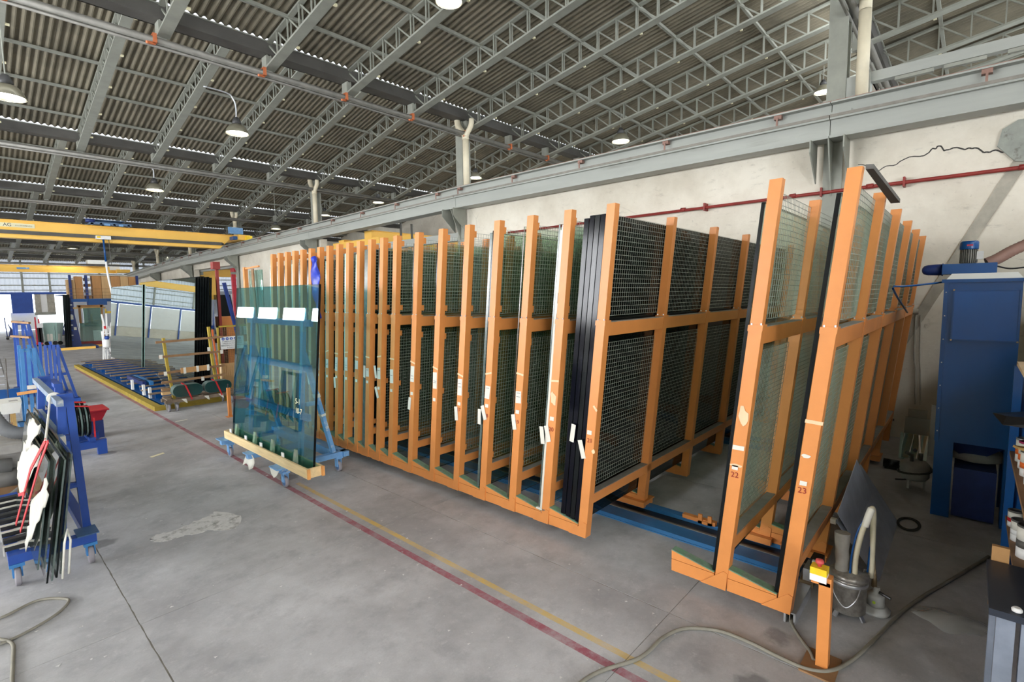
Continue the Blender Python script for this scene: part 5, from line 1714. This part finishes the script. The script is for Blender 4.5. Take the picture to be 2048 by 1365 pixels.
# two leaning zinc sheets
for k, (p, lab) in enumerate(((((5.12, .46, .0), (6.62, .46, .0), (6.55, .808, .58), (4.95, .76, .5)), 'front bare zinc sheet leaning on the last orange rack'),
                              (((5.35, .56, .0), (6.45, .56, .0), (6.15, .792, .74), (4.9, .748, .60)), 'rear bare zinc sheet leaning on the last orange rack'))):
    m = MB().prism([Vector(q) for q in p], (.001, .004, .001))
    single('zinc_sheet', m, 'sheet', lab, 'metal sheet', 'leaning zinc sheets')
single('white_corner_block', MB().box(4.9, 4.95, .76, .80, .50, .54), 'paper', 'tiny white corner guard at the zinc sheet edge', 'corner guard')

# emergency stop post
t = thing('stop_button_post', 'slim orange post with yellow emergency stop box in front of rack 23', 'post', (3.7, .61, 0))
part(t, 'shaft', MB().box(3.66, 3.73, .575, .645, .012, .63), 'orange')
part(t, 'base_plate', MB().box(3.55, 3.83, .52, .72, 0, .012), 'wood_d')
bx = part(t, 'button_box', MB().box(3.64, 3.72, .60, .695, .60, .645), 'white')
part(bx, 'box_lid', MB().box(3.64, 3.72, .60, .695, .645, .69), 'yel_box')
part(bx, 'button', MB().lathe([(.012, .69), (.012, .71), (.024, .712), (.026, .722), (.022, .735), (.004, .737)], (3.68, .648, 0), 'z', 16), 'estop', smooth=True)
part(bx, 'mount', MB().box(3.66, 3.73, .58, .69, .575, .60), 'orange')
t = thing('drive_unit', 'pale grey drive motor under the front of rack 23', 'motor', (4.65, .86, .06))
part(t, 'gearbox', MB().box(4.56, 4.74, .82, .92, .10, .20), 'alu')
part(t, 'motor', MB().box(4.60, 4.74, .80, .88, .20, .28), 'black')
part(t, 'terminal_cover', MB().box(4.57, 4.60, .80, .86, .17, .28), 'white')
part(t, 'bracket', MB().box(4.54, 4.76, .84, .94, .06, .10), 'brass')
t = thing('floor_channel', 'grey steel cable channel on the floor beside rack 23', 'channel', (4.4, .89, 0))
part(t, 'channel', MB().box(4.03, 4.52, .85, .865, 0, .085).box(4.03, 4.52, .915, .93, 0, .085).box(4.03, 4.52, .85, .93, .08, .09), 'alu')
part(t, 'divider', MB().box(4.035, 4.52, .887, .893, 0, .08), 'galv')
single('floor_cable', MB().tube(spline([(4.08, .89, .02), (4.0, .86, .012), (3.88, .78, .012), (3.78, .70, .012), (3.70, .66, .012)], 6), .012, 8), 'cable', 'short grey cable from the floor channel to the orange button post', 'cable', smooth=True)
cp = [(1.9, 1.7), (2.54, 1.72), (2.95, 1.55), (3.25, 1.52), (3.45, 1.44), (3.58, 1.25), (3.60, 1.05), (3.58, .85), (3.58, .68), (3.66, .56), (3.85, .475), (4.15, .40), (4.70, .28), (5.1, .16), (5.55, .0), (6.25, -.24)]
single('floor_cable', MB().tube(spline([(a, c, .014) for a, c in cp], 8), .013, 8), 'cable', 'long grey cable snaking across the floor past the button post', 'cable', smooth=True)

# stainless bucket with vacuum gear
t = thing('vacuum_bucket', 'dented stainless steel bucket vacuum with canvas sleeve and cream hose', 'bucket', (4.42, .58, 0))
part(t, 'bucket', MB().lathe([(.02, .045), (.11, .045), (.114, .05), (.118, .29), (.124, .295), (.124, .305), (.118, .31)], (4.45, .585, 0), 'z', 28), 'stainless', smooth=True)
part(t, 'rim_band', MB().lathe([(.122, .265), (.125, .27), (.125, .285), (.122, .29)], (4.45, .585, 0), 'z', 28), 'alu', smooth=True)
part(t, 'lid', MB().lathe([(.128, .31), (.130, .32), (.126, .345), (.03, .36)], (4.45, .585, 0), 'z', 28), 'stainless', smooth=True)
for a in (.6, 2.5, 4.3, 5.5):
    part(t, 'foot', MB().bar((4.45 + .09 * math.cos(a), .585 + .09 * math.sin(a), .05), (4.45 + .12 * math.cos(a), .585 + .12 * math.sin(a), .0), .03, .012), 'alu')
part(t, 'handle', MB().tube(spline([(4.36, .50, .27), (4.30, .52, .2), (4.29, .58, .13), (4.31, .65, .19), (4.37, .69, .27)], 5), .004, 6), 'alu')
part(t, 'canvas_sleeve', MB().tube(spline([(4.43, .635, .33), (4.43, .632, .42), (4.43, .637, .52), (4.44, .640, .64)], 4), [.042, .044, .046, .043, .044, .046, .05, .046, .045, .05, .052, .053, .054], 14), 'canvas', smooth=True)
part(t, 'cream_hose', MB().tube(spline([(4.42, .548, .33), (4.42, .545, .5), (4.42, .515, .7), (4.43, .483, .82), (4.46, .47, .87), (4.5, .462, .83), (4.53, .46, .6), (4.55, .46, .3)], 5), .019, 10), 'hose_c', smooth=True)
part(t, 'white_wrap', MB().tube(spline([(4.425, .50, .74), (4.43, .483, .82), (4.46, .47, .87)], 4), .024, 10), 'paper', smooth=True)
part(t, 'blue_tube', MB().tube(spline([(4.40, .575, .33), (4.40, .57, .5), (4.41, .545, .68), (4.43, .51, .78)], 5), .007, 6).tube(spline([(4.52, .472, .75), (4.53, .475, .5), (4.52, .49, .2), (4.5, .5, .05)], 5), .007, 6), 'blue_d', smooth=True)
t = thing('suction_lifter', 'pale grey bell-shaped suction lifter standing beside the stainless bucket', 'lifter', (4.6, .43, 0))
part(t, 'base_disc', MB().lathe([(.03, .0), (.095, .005), (.098, .03), (.08, .035), (.078, .055), (.06, .06)], (4.62, .43, 0), 'z', 24), 'device', smooth=True)
part(t, 'body', MB().lathe([(.058, .055), (.057, .14), (.045, .155), (.025, .16), (.023, .205)], (4.62, .43, 0), 'z', 22), 'device', smooth=True)
part(t, 'nozzle', MB().lathe([(.02, .2), (.016, .27), (.008, .33), (.006, .335)], (4.62, .445, 0), 'z', 16), 'brass', smooth=True)
part(t, 'tip', MB().tube([(4.62, .447, .33), (4.62, .452, .41)], .007, 8), 'brass')
part(t, 'handle', MB().tube([(4.6, .41, .175), (4.58, .335, .16)], .011, 8), 'black')
part(t, 'sticker', MB().lathe([(.011, 4.559), (.011, 4.563)], (0, .435, .10), 'x', 10), 'lime')
part(t, 'rod', MB().tube([(4.6, .45, .33), (4.5, .50, .37), (4.5, .505, .33)], .003, 5), 'alu')

# clear film on the floor
m = MB()
vs = []
rf = random.Random(4)
for i in range(11):
    for j in range(6):
        u, v = i / 10, j / 5
        e = 4 * u * (1 - u) * 4 * v * (1 - v)
        wv_ = (.25 + .75 * math.sqrt(max(0, 4 * u * (1 - u)))) * (1 + .18 * math.sin(11 * u + 3))
        vs.append((4.81 + .30 * (v - .5) * wv_ + .05 * u + .02 * math.sin(9 * u), .20 - .42 * u + .03 * math.sin(7 * v), .006 + e * (.045 + rf.uniform(-.015, .02))))
m.add(vs, [(i * 6 + j, i * 6 + j + 1, (i + 1) * 6 + j + 1, (i + 1) * 6 + j) for i in range(10) for j in range(5)])
single('plastic_film', m, 'plastic_clear', 'crumpled clear plastic film on the dark floor near the bench', 'plastic film', smooth=True)

# workbench
t = thing('workbench', 'black-topped workbench with grey legs at the lower right corner', 'workbench', (3.65, -.6, 0))
part(t, 'top', MB().box(3.36, 3.98, -1.3, -.145, .865, .90), 'bench')
part(t, 'leg', MB().box(3.40, 3.46, -.245, -.175, 0, .865), 'bench_l')
part(t, 'leg', MB().box(3.40, 3.46, -.34, -.265, 0, .865), 'bench_l')
part(t, 'leg', MB().box(3.88, 3.94, -.25, -.17, 0, .865), 'bench_l')
part(t, 'apron', MB().box(3.42, 3.44, -1.3, -.34, .78, .865), 'bench_l')
part(t, 'shelf_board', MB().box(3.40, 3.94, -1.3, -.30, .35, .38), 'wood_d')
single('white_pebble', MB().lathe([(.004, .90), (.02, .905), (.022, .915), (.014, .925)], (3.40, -.245, 0), 'z', 10), 'white', 'small white plug lying on the front edge of the bench', 'plug', smooth=True)
single('cardboard_offcut', MB().box(3.99, 4.02, -.24, -.165, .62, .985), 'cardboard', 'cardboard offcut standing behind the bench corner', 'cardboard')
# paint shelf
t = thing('paint_shelf', 'blue shelf unit with paint cans at the right picture edge', 'shelf', (5.0, -.5, 0))
part(t, 'upright', MB().box(5.72, 5.76, -.34, -.285, 0, 1.86), 'blue_d')
part(t, 'side_panel', MB().box(5.76, 5.79, -.9, -.30, 0, 1.86), 'blue_d')
part(t, 'top_board', MB().box(4.4, 5.80, -.9, -.30, 1.86, 1.89), 'tape')
part(t, 'board', MB().box(4.08, 5.76, -.85, -.295, 1.13, 1.16), 'wood_d')
part(t, 'board', MB().box(4.08, 5.76, -.85, -.30, .58, .61), 'wood_d')
part(t, 'upright', MB().box(4.08, 4.12, -.85, -.80, 0, 1.86), 'blue_d')
part(t, 'back_panel', MB().box(4.08, 5.76, -.9, -.86, 0, 1.86), 'blue_n')


def can(x, y, z, r, h, lid, mid, label):
    c = thing('paint_can', label, 'can', (x, y, z), 'cans on the paint shelf')
    part(c, 'body', MB().lathe([(r, 0), (r, h * .34)], (x, y, z), 'z', 20), 'white', smooth=True)
    part(c, 'band', MB().lathe([(r + .001, h * .34), (r + .001, h * .58)], (x, y, z), 'z', 20), mid, smooth=True)
    part(c, 'upper_body', MB().lathe([(r, h * .58), (r, h)], (x, y, z), 'z', 20), 'paper', smooth=True)
    part(c, 'lid', MB().lathe([(r * 1.03, h), (r * 1.03, h + .012), (r * .85, h + .014), (r * .82, h + .006)], (x, y, z), 'z', 20), lid, smooth=True)
    return c


CN = [(5.42, -.36, 1.16, .05, .17, 'alu', 'orange_can', 'pale paint can with orange band, farthest on the upper shelf'),
      (5.22, -.37, 1.16, .055, .19, 'magenta', 'orange_can', 'tall can with magenta lid, second on the upper shelf'),
      (5.02, -.37, 1.16, .055, .17, 'gutter', 'orange_can', 'white can with wide orange band and dark lid on the upper shelf'),
      (4.80, -.38, 1.16, .055, .18, 'magenta', 'orange_can', 'can with orange band and magenta lid near the shelf front'),
      (5.3, -.5, 1.16, .055, .2, 'magenta', 'white', 'white can with magenta lid behind the front row'),
      (4.62, -.42, 1.16, .055, .16, 'tape', 'tape', 'dull beige can nearest on the upper shelf'),
      (5.5, -.345, .61, .045, .12, 'gutter', 'red', 'small can with red and blue band on the lower shelf'),
      (5.2, -.36, .61, .055, .15, 'gutter', 'white', 'white can with small red mark on the lower shelf'),
      (4.9, -.38, .61, .06, .22, 'gutter', 'gutter', 'dark grey can nearest on the lower shelf')]
for c in CN:
    can(*c)
t = thing('white_bucket', 'white plastic bucket at the back of the lower shelf', 'bucket', (5.35, -.52, .61))
part(t, 'body', MB().lathe([(.08, .61), (.10, .82), (.105, .82), (.105, .84), (.095, .84)], (5.35, -.52, 0), 'z', 22), 'white', smooth=True)
part(t, 'handle', MB().tube(spline([(5.26, -.46, .80), (5.22, -.5, .72), (5.28, -.44, .68), (5.42, -.43, .78)], 4), .004, 5), 'black')
t = thing('black_sheet_roll', 'crumpled black plastic sheet sticking out over the paint cans', 'plastic sheet', (5.2, -.3, 1.5))
part(t, 'sheet', MB().hexa([(5.0, -.8, 1.48), (5.6, -.8, 1.46), (5.55, -.17, 1.49), (5.2, -.22, 1.47)], [(5.05, -.8, 1.60), (5.55, -.8, 1.62), (5.50, -.18, 1.50), (5.25, -.24, 1.53)]), 'black')
part(t, 'support', MB().box(5.3, 5.34, -.75, -.71, 1.16, 1.50), 'blue_n')
t = thing('paint_roll', 'yellow roll standing beside the black plastic sheet', 'roll', (4.95, -.42, 1.40))
part(t, 'roll', MB().tube([(4.95, -.385, 1.34), (4.95, -.385, 1.62)], .05, 16), 'paper_y', smooth=True)
part(t, 'bristles', MB().hexa([(4.9, -.42, 1.34), (5.0, -.42, 1.34), (5.0, -.27, 1.36), (4.9, -.29, 1.37)], [(4.9, -.42, 1.37), (5.0, -.42, 1.37), (5.0, -.275, 1.375), (4.9, -.295, 1.385)]), 'tan')

# ================================================================== FAR END
t = thing('timber_storage', 'blue storage rack loaded with tall plywood panels at the far end', 'storage rack', (6.3, 40, 0))
for xx in (4.7, 5.45, 8.0):
    part(t, 'upright', MB().box(xx, xx + .12, 39.95, 40.1, 0, 4.0), 'blue_n')
part(t, 'beam', MB().box(4.6, 8.1, 39.9, 40.05, 2.38, 2.56), 'blue_d')
part(t, 'beam', MB().box(5.5, 6.4, 39.8, 39.95, 2.18, 2.55), 'blue_d')
part(t, 'rear_beam', MB().box(4.6, 8.1, 40.9, 41.05, 2.38, 2.56), 'blue_d')
part(t, 'wire_guard', MB().box(4.6, 8.1, 39.78, 39.8, 3.15, 3.17).box(4.6, 8.1, 39.78, 39.8, 2.95, 2.97).box(4.6, 8.1, 39.78, 39.8, 2.75, 2.77), 'wood_d')['kind'] = 'stuff'
part(t, 'lower_rail', MB().box(4.6, 6.3, 39.8, 39.9, 1.98, 2.06), 'tan')
XB = [(4.62, 5.0, 3.72, 'ply2'), (5.0, 5.36, 3.92, 'ply'), (5.8, 6.25, 3.97, 'ply'), (6.25, 6.72, 3.96, 'ply2'), (6.72, 7.2, 3.96, 'ply'), (7.2, 7.62, 3.95, 'ply2'), (7.62, 8.02, 3.94, 'ply')]
for k, (x0, x1, zt, mt) in enumerate(XB):
    single('plywood_panel', MB().box(x0 + .01, x1 - .01, 40.1, 40.7, 2.57, zt), mt, 'tall plywood panel stack on the far blue rack, %s from the wall doors' % ORD[k], 'plywood', 'plywood on the far rack')
for k, zz in enumerate((2.57, 2.95, 3.3, 3.65)):
    single('stored_box', MB().box(5.46, 5.72, 40.1, 40.7, zz, zz + .18), 'paper' if k % 2 else 'cardboard', 'small box in the open slot of the far rack, %s from below' % ORD[k], 'box', 'boxes in the far rack')
single('roof_board', MB().box(5.6, 7.6, 40.2, 40.8, 3.985, 4.03), 'paper', 'long white board laid on top of the far plywood panels', 'board')
t = thing('dark_glass_stand', 'navy perforated glass stand on a blue base with yellow front kerb', 'stand', (4.0, 33.8, 0))
part(t, 'base', MB().box(3.3, 4.9, 33.6, 35.6, 0, .12), 'blue_n')
part(t, 'kerb', MB().box(3.32, 4.75, 33.42, 33.56, 0, .12), 'yellow')
part(t, 'back_frame', MB().prism([(3.86, 34.3, .12), (4.32, 34.3, .12), (4.05, 34.3, 2.6), (3.92, 34.3, 2.7)], (0, .15, 0)), 'blue_n')
for k in range(8):
    part(t, 'peg', MB().box(3.93 + .01 * k, 4.0 + .01 * k, 34.2, 34.3, .4 + k * .26, .46 + k * .26), 'alu' if k % 2 else 'sign_b')
part(t, 'card', MB().box(3.9, 4.08, 34.27, 34.29, 1.5, 1.72), 'paper')
part(t, 'card', MB().box(4.06, 4.17, 34.27, 34.29, .95, 1.1), 'paper')
for k in range(4):
    lean_pane(3.60 + k * .07, 3.68 + k * .07, 33.7, 36.4, .125, 2.78, .055, 'g_dark', 'e_dark', 'glass_sheet', 'dark glass pack on the far navy stand, %s in its row' % ORD[k], 'glass sheet', 'glass packs on the far navy stand')
t = thing('glass_rack_far', 'brown wooden frame with green glass panes under the plywood rack', 'rack', (5.1, 36.2, 0))
part(t, 'frame', MB().box(4.55, 4.65, 36.2, 36.3, .1, 2.2).box(5.5, 5.6, 36.2, 36.3, .1, 2.2).box(4.5, 5.65, 36.2, 36.3, 2.1, 2.22).box(5.05, 5.13, 36.25, 36.32, .3, 1.7), 'ply')
part(t, 'base', MB().box(4.4, 5.7, 35.9, 36.6, 0, .22), 'red_p')
single('glass_sheet', MB().box(4.72, 5.48, 36.05, 36.09, .22, 2.05), 'g_green', 'tall green glass pane in the brown far frame', 'glass sheet')
single('glass_sheet', MB().box(4.5, 5.25, 35.93, 35.97, .22, 1.24), 'g_green', 'low wide green glass pane in front of the tall one', 'glass sheet')
single('glass_sheet', MB().box(5.05, 5.42, 35.91, 35.93, .22, .8), 'e_light', 'small pale pane at the lower corner of the far frame', 'glass sheet')
single('yellow_bar', MB().box(4.95, 5.5, 34.6, 34.72, 0, .1), 'yellow', 'short yellow kerb on the floor before the far brown frame', 'kerb')
t = thing('white_lifter', 'white vacuum glass lifter with ladders at the far end of the platform', 'lifter', (4.25, 26.4, 0))
for (x0, z0, x1, z1) in ((3.94, .0, 4.08, 1.6), (4.08, 0, 4.20, 1.98), (4.22, .0, 4.32, 1.5), (4.20, .35, 4.04, 1.9), (4.30, .0, 4.24, 1.4), (4.02, .0, 4.0, 1.2), (4.26, .3, 4.34, 1.55)):
    part(t, 'mast', MB().bar((x0, 26.3, z0), (x1, 26.5, z1), .05), 'white')
for k in range(6):
    part(t, 'rung', MB().box(3.97 + .02 * k, 4.24 + .015 * k, 26.3, 26.34, .2 + .22 * k, .235 + .22 * k), 'white')
part(t, 'control_panel', MB().box(4.2, 4.32, 26.2, 26.26, .75, 1.0), 'alu')
part(t, 'red_knob', MB().box(4.05, 4.12, 26.25, 26.32, 1.3, 1.42), 'red')
part(t, 'pump_body', MB().lathe([(.12, .55), (.13, .6), (.13, .85), (.05, .9)], (4.05, 26.1, 0), 'z', 14), 'white', smooth=True)
part(t, 'blue_hose_coil', MB().lathe([(.06, .88), (.09, .95), (.06, 1.02)], (4.08, 26.05, 0), 'z', 12), 'blue', smooth=True)
part(t, 'pump_stand', MB().bar((4.0, 26.1, 0), (4.05, 26.1, .56), .03).bar((4.15, 26.1, 0), (4.08, 26.1, .56), .03), 'alu')
part(t, 'yellow_hook', MB().box(4.15, 4.42, 26.35, 26.45, 1.93, 2.02).box(4.15, 4.2, 26.35, 26.45, 2.0, 2.12).box(4.36, 4.42, 26.35, 26.45, 2.0, 2.12), 'yellow2')
t = thing('glass_bin', 'pale green wheeled glass bin with two white panels before the far doors', 'bin', (3.5, 38.2, 0))
part(t, 'body', MB().hexa([(3.28, 38, .22), (3.68, 38, .22), (3.68, 38.6, .22), (3.28, 38.6, .22)], [(3.18, 38, 1.25), (3.68, 38, 1.25), (3.68, 38.6, 1.25), (3.18, 38.6, 1.25)]), 'e_light')
part(t, 'side', MB().hexa([(3.70, 38, .24), (3.76, 38, .24), (3.76, 38.6, .24), (3.70, 38.6, .24)], [(3.70, 38, 1.25), (3.84, 38, 1.25), (3.84, 38.6, 1.25), (3.70, 38.6, 1.25)]), 'e_light')
part(t, 'white_panel', MB().box(3.33, 3.43, 37.97, 38.0, .24, .63), 'paper')
part(t, 'white_panel', MB().box(3.46, 3.57, 37.97, 38.0, .24, .63), 'paper')
for xx in (3.32, 3.66):
    part(t, 'wheel', MB().lathe([(.11, -.03), (.11, .03)], (xx, 38.1, .11), 'y', 12), 'rubber')
t = thing('red_trolley', 'red and black trolley with a white sheet beside the pale green bin', 'trolley', (3.05, 37.6, 0))
part(t, 'frame', MB().box(2.86, 2.92, 37.6, 37.66, .1, 1.6).box(3.0, 3.06, 37.6, 37.66, .1, 1.5).box(2.84, 3.1, 37.58, 37.7, .1, .2), 'red_b')
part(t, 'white_sheet', MB().box(2.98, 3.18, 37.55, 37.58, 1.02, 1.26), 'white')
part(t, 'load', MB().box(2.94, 3.14, 37.6, 38.1, .2, 1.0), 'rubber')
for xx in (2.9, 3.1):
    part(t, 'wheel', MB().lathe([(.05, -.02), (.05, .02)], (xx, 37.6, .05), 'y', 10), 'rubber')
t = thing('hand_truck', 'small dark hand truck in the bright far doorway', 'hand truck', (2.2, 46, 0))
part(t, 'mast', MB().bar((2.15, 46, .1), (2.1, 46, 1.45), .05).bar((2.45, 46, .1), (2.25, 46, 1.0), .05), 'blue_n')
part(t, 'deck', MB().box(2.1, 2.9, 45.8, 46.4, .14, .22), 'gutter')
for xx in (2.15, 2.8):
    part(t, 'wheel', MB().lathe([(.08, -.03), (.08, .03)], (xx, 45.9, .08), 'y', 10), 'rubber')
part(t, 'load', MB().prism([(2.22, 46, .22), (2.55, 46, .22), (2.35, 46, .85)], (0, .3, 0)), 'blue_n')

# ------------------------------------------------------------------ lettering becomes plain mesh
bpy.context.view_layer.update()
dg = bpy.context.evaluated_depsgraph_get()
for o in [o for o in SC.objects if o.type == 'FONT']:
    me = bpy.data.meshes.new_from_object(o.evaluated_get(dg))
    n = bpy.data.objects.new(o.name, me)
    COL.objects.link(n)
    n.parent = o.parent
    n.location, n.rotation_euler = o.location, o.rotation_euler
    nm = o.name
    bpy.data.objects.remove(o)
    n.name = nm
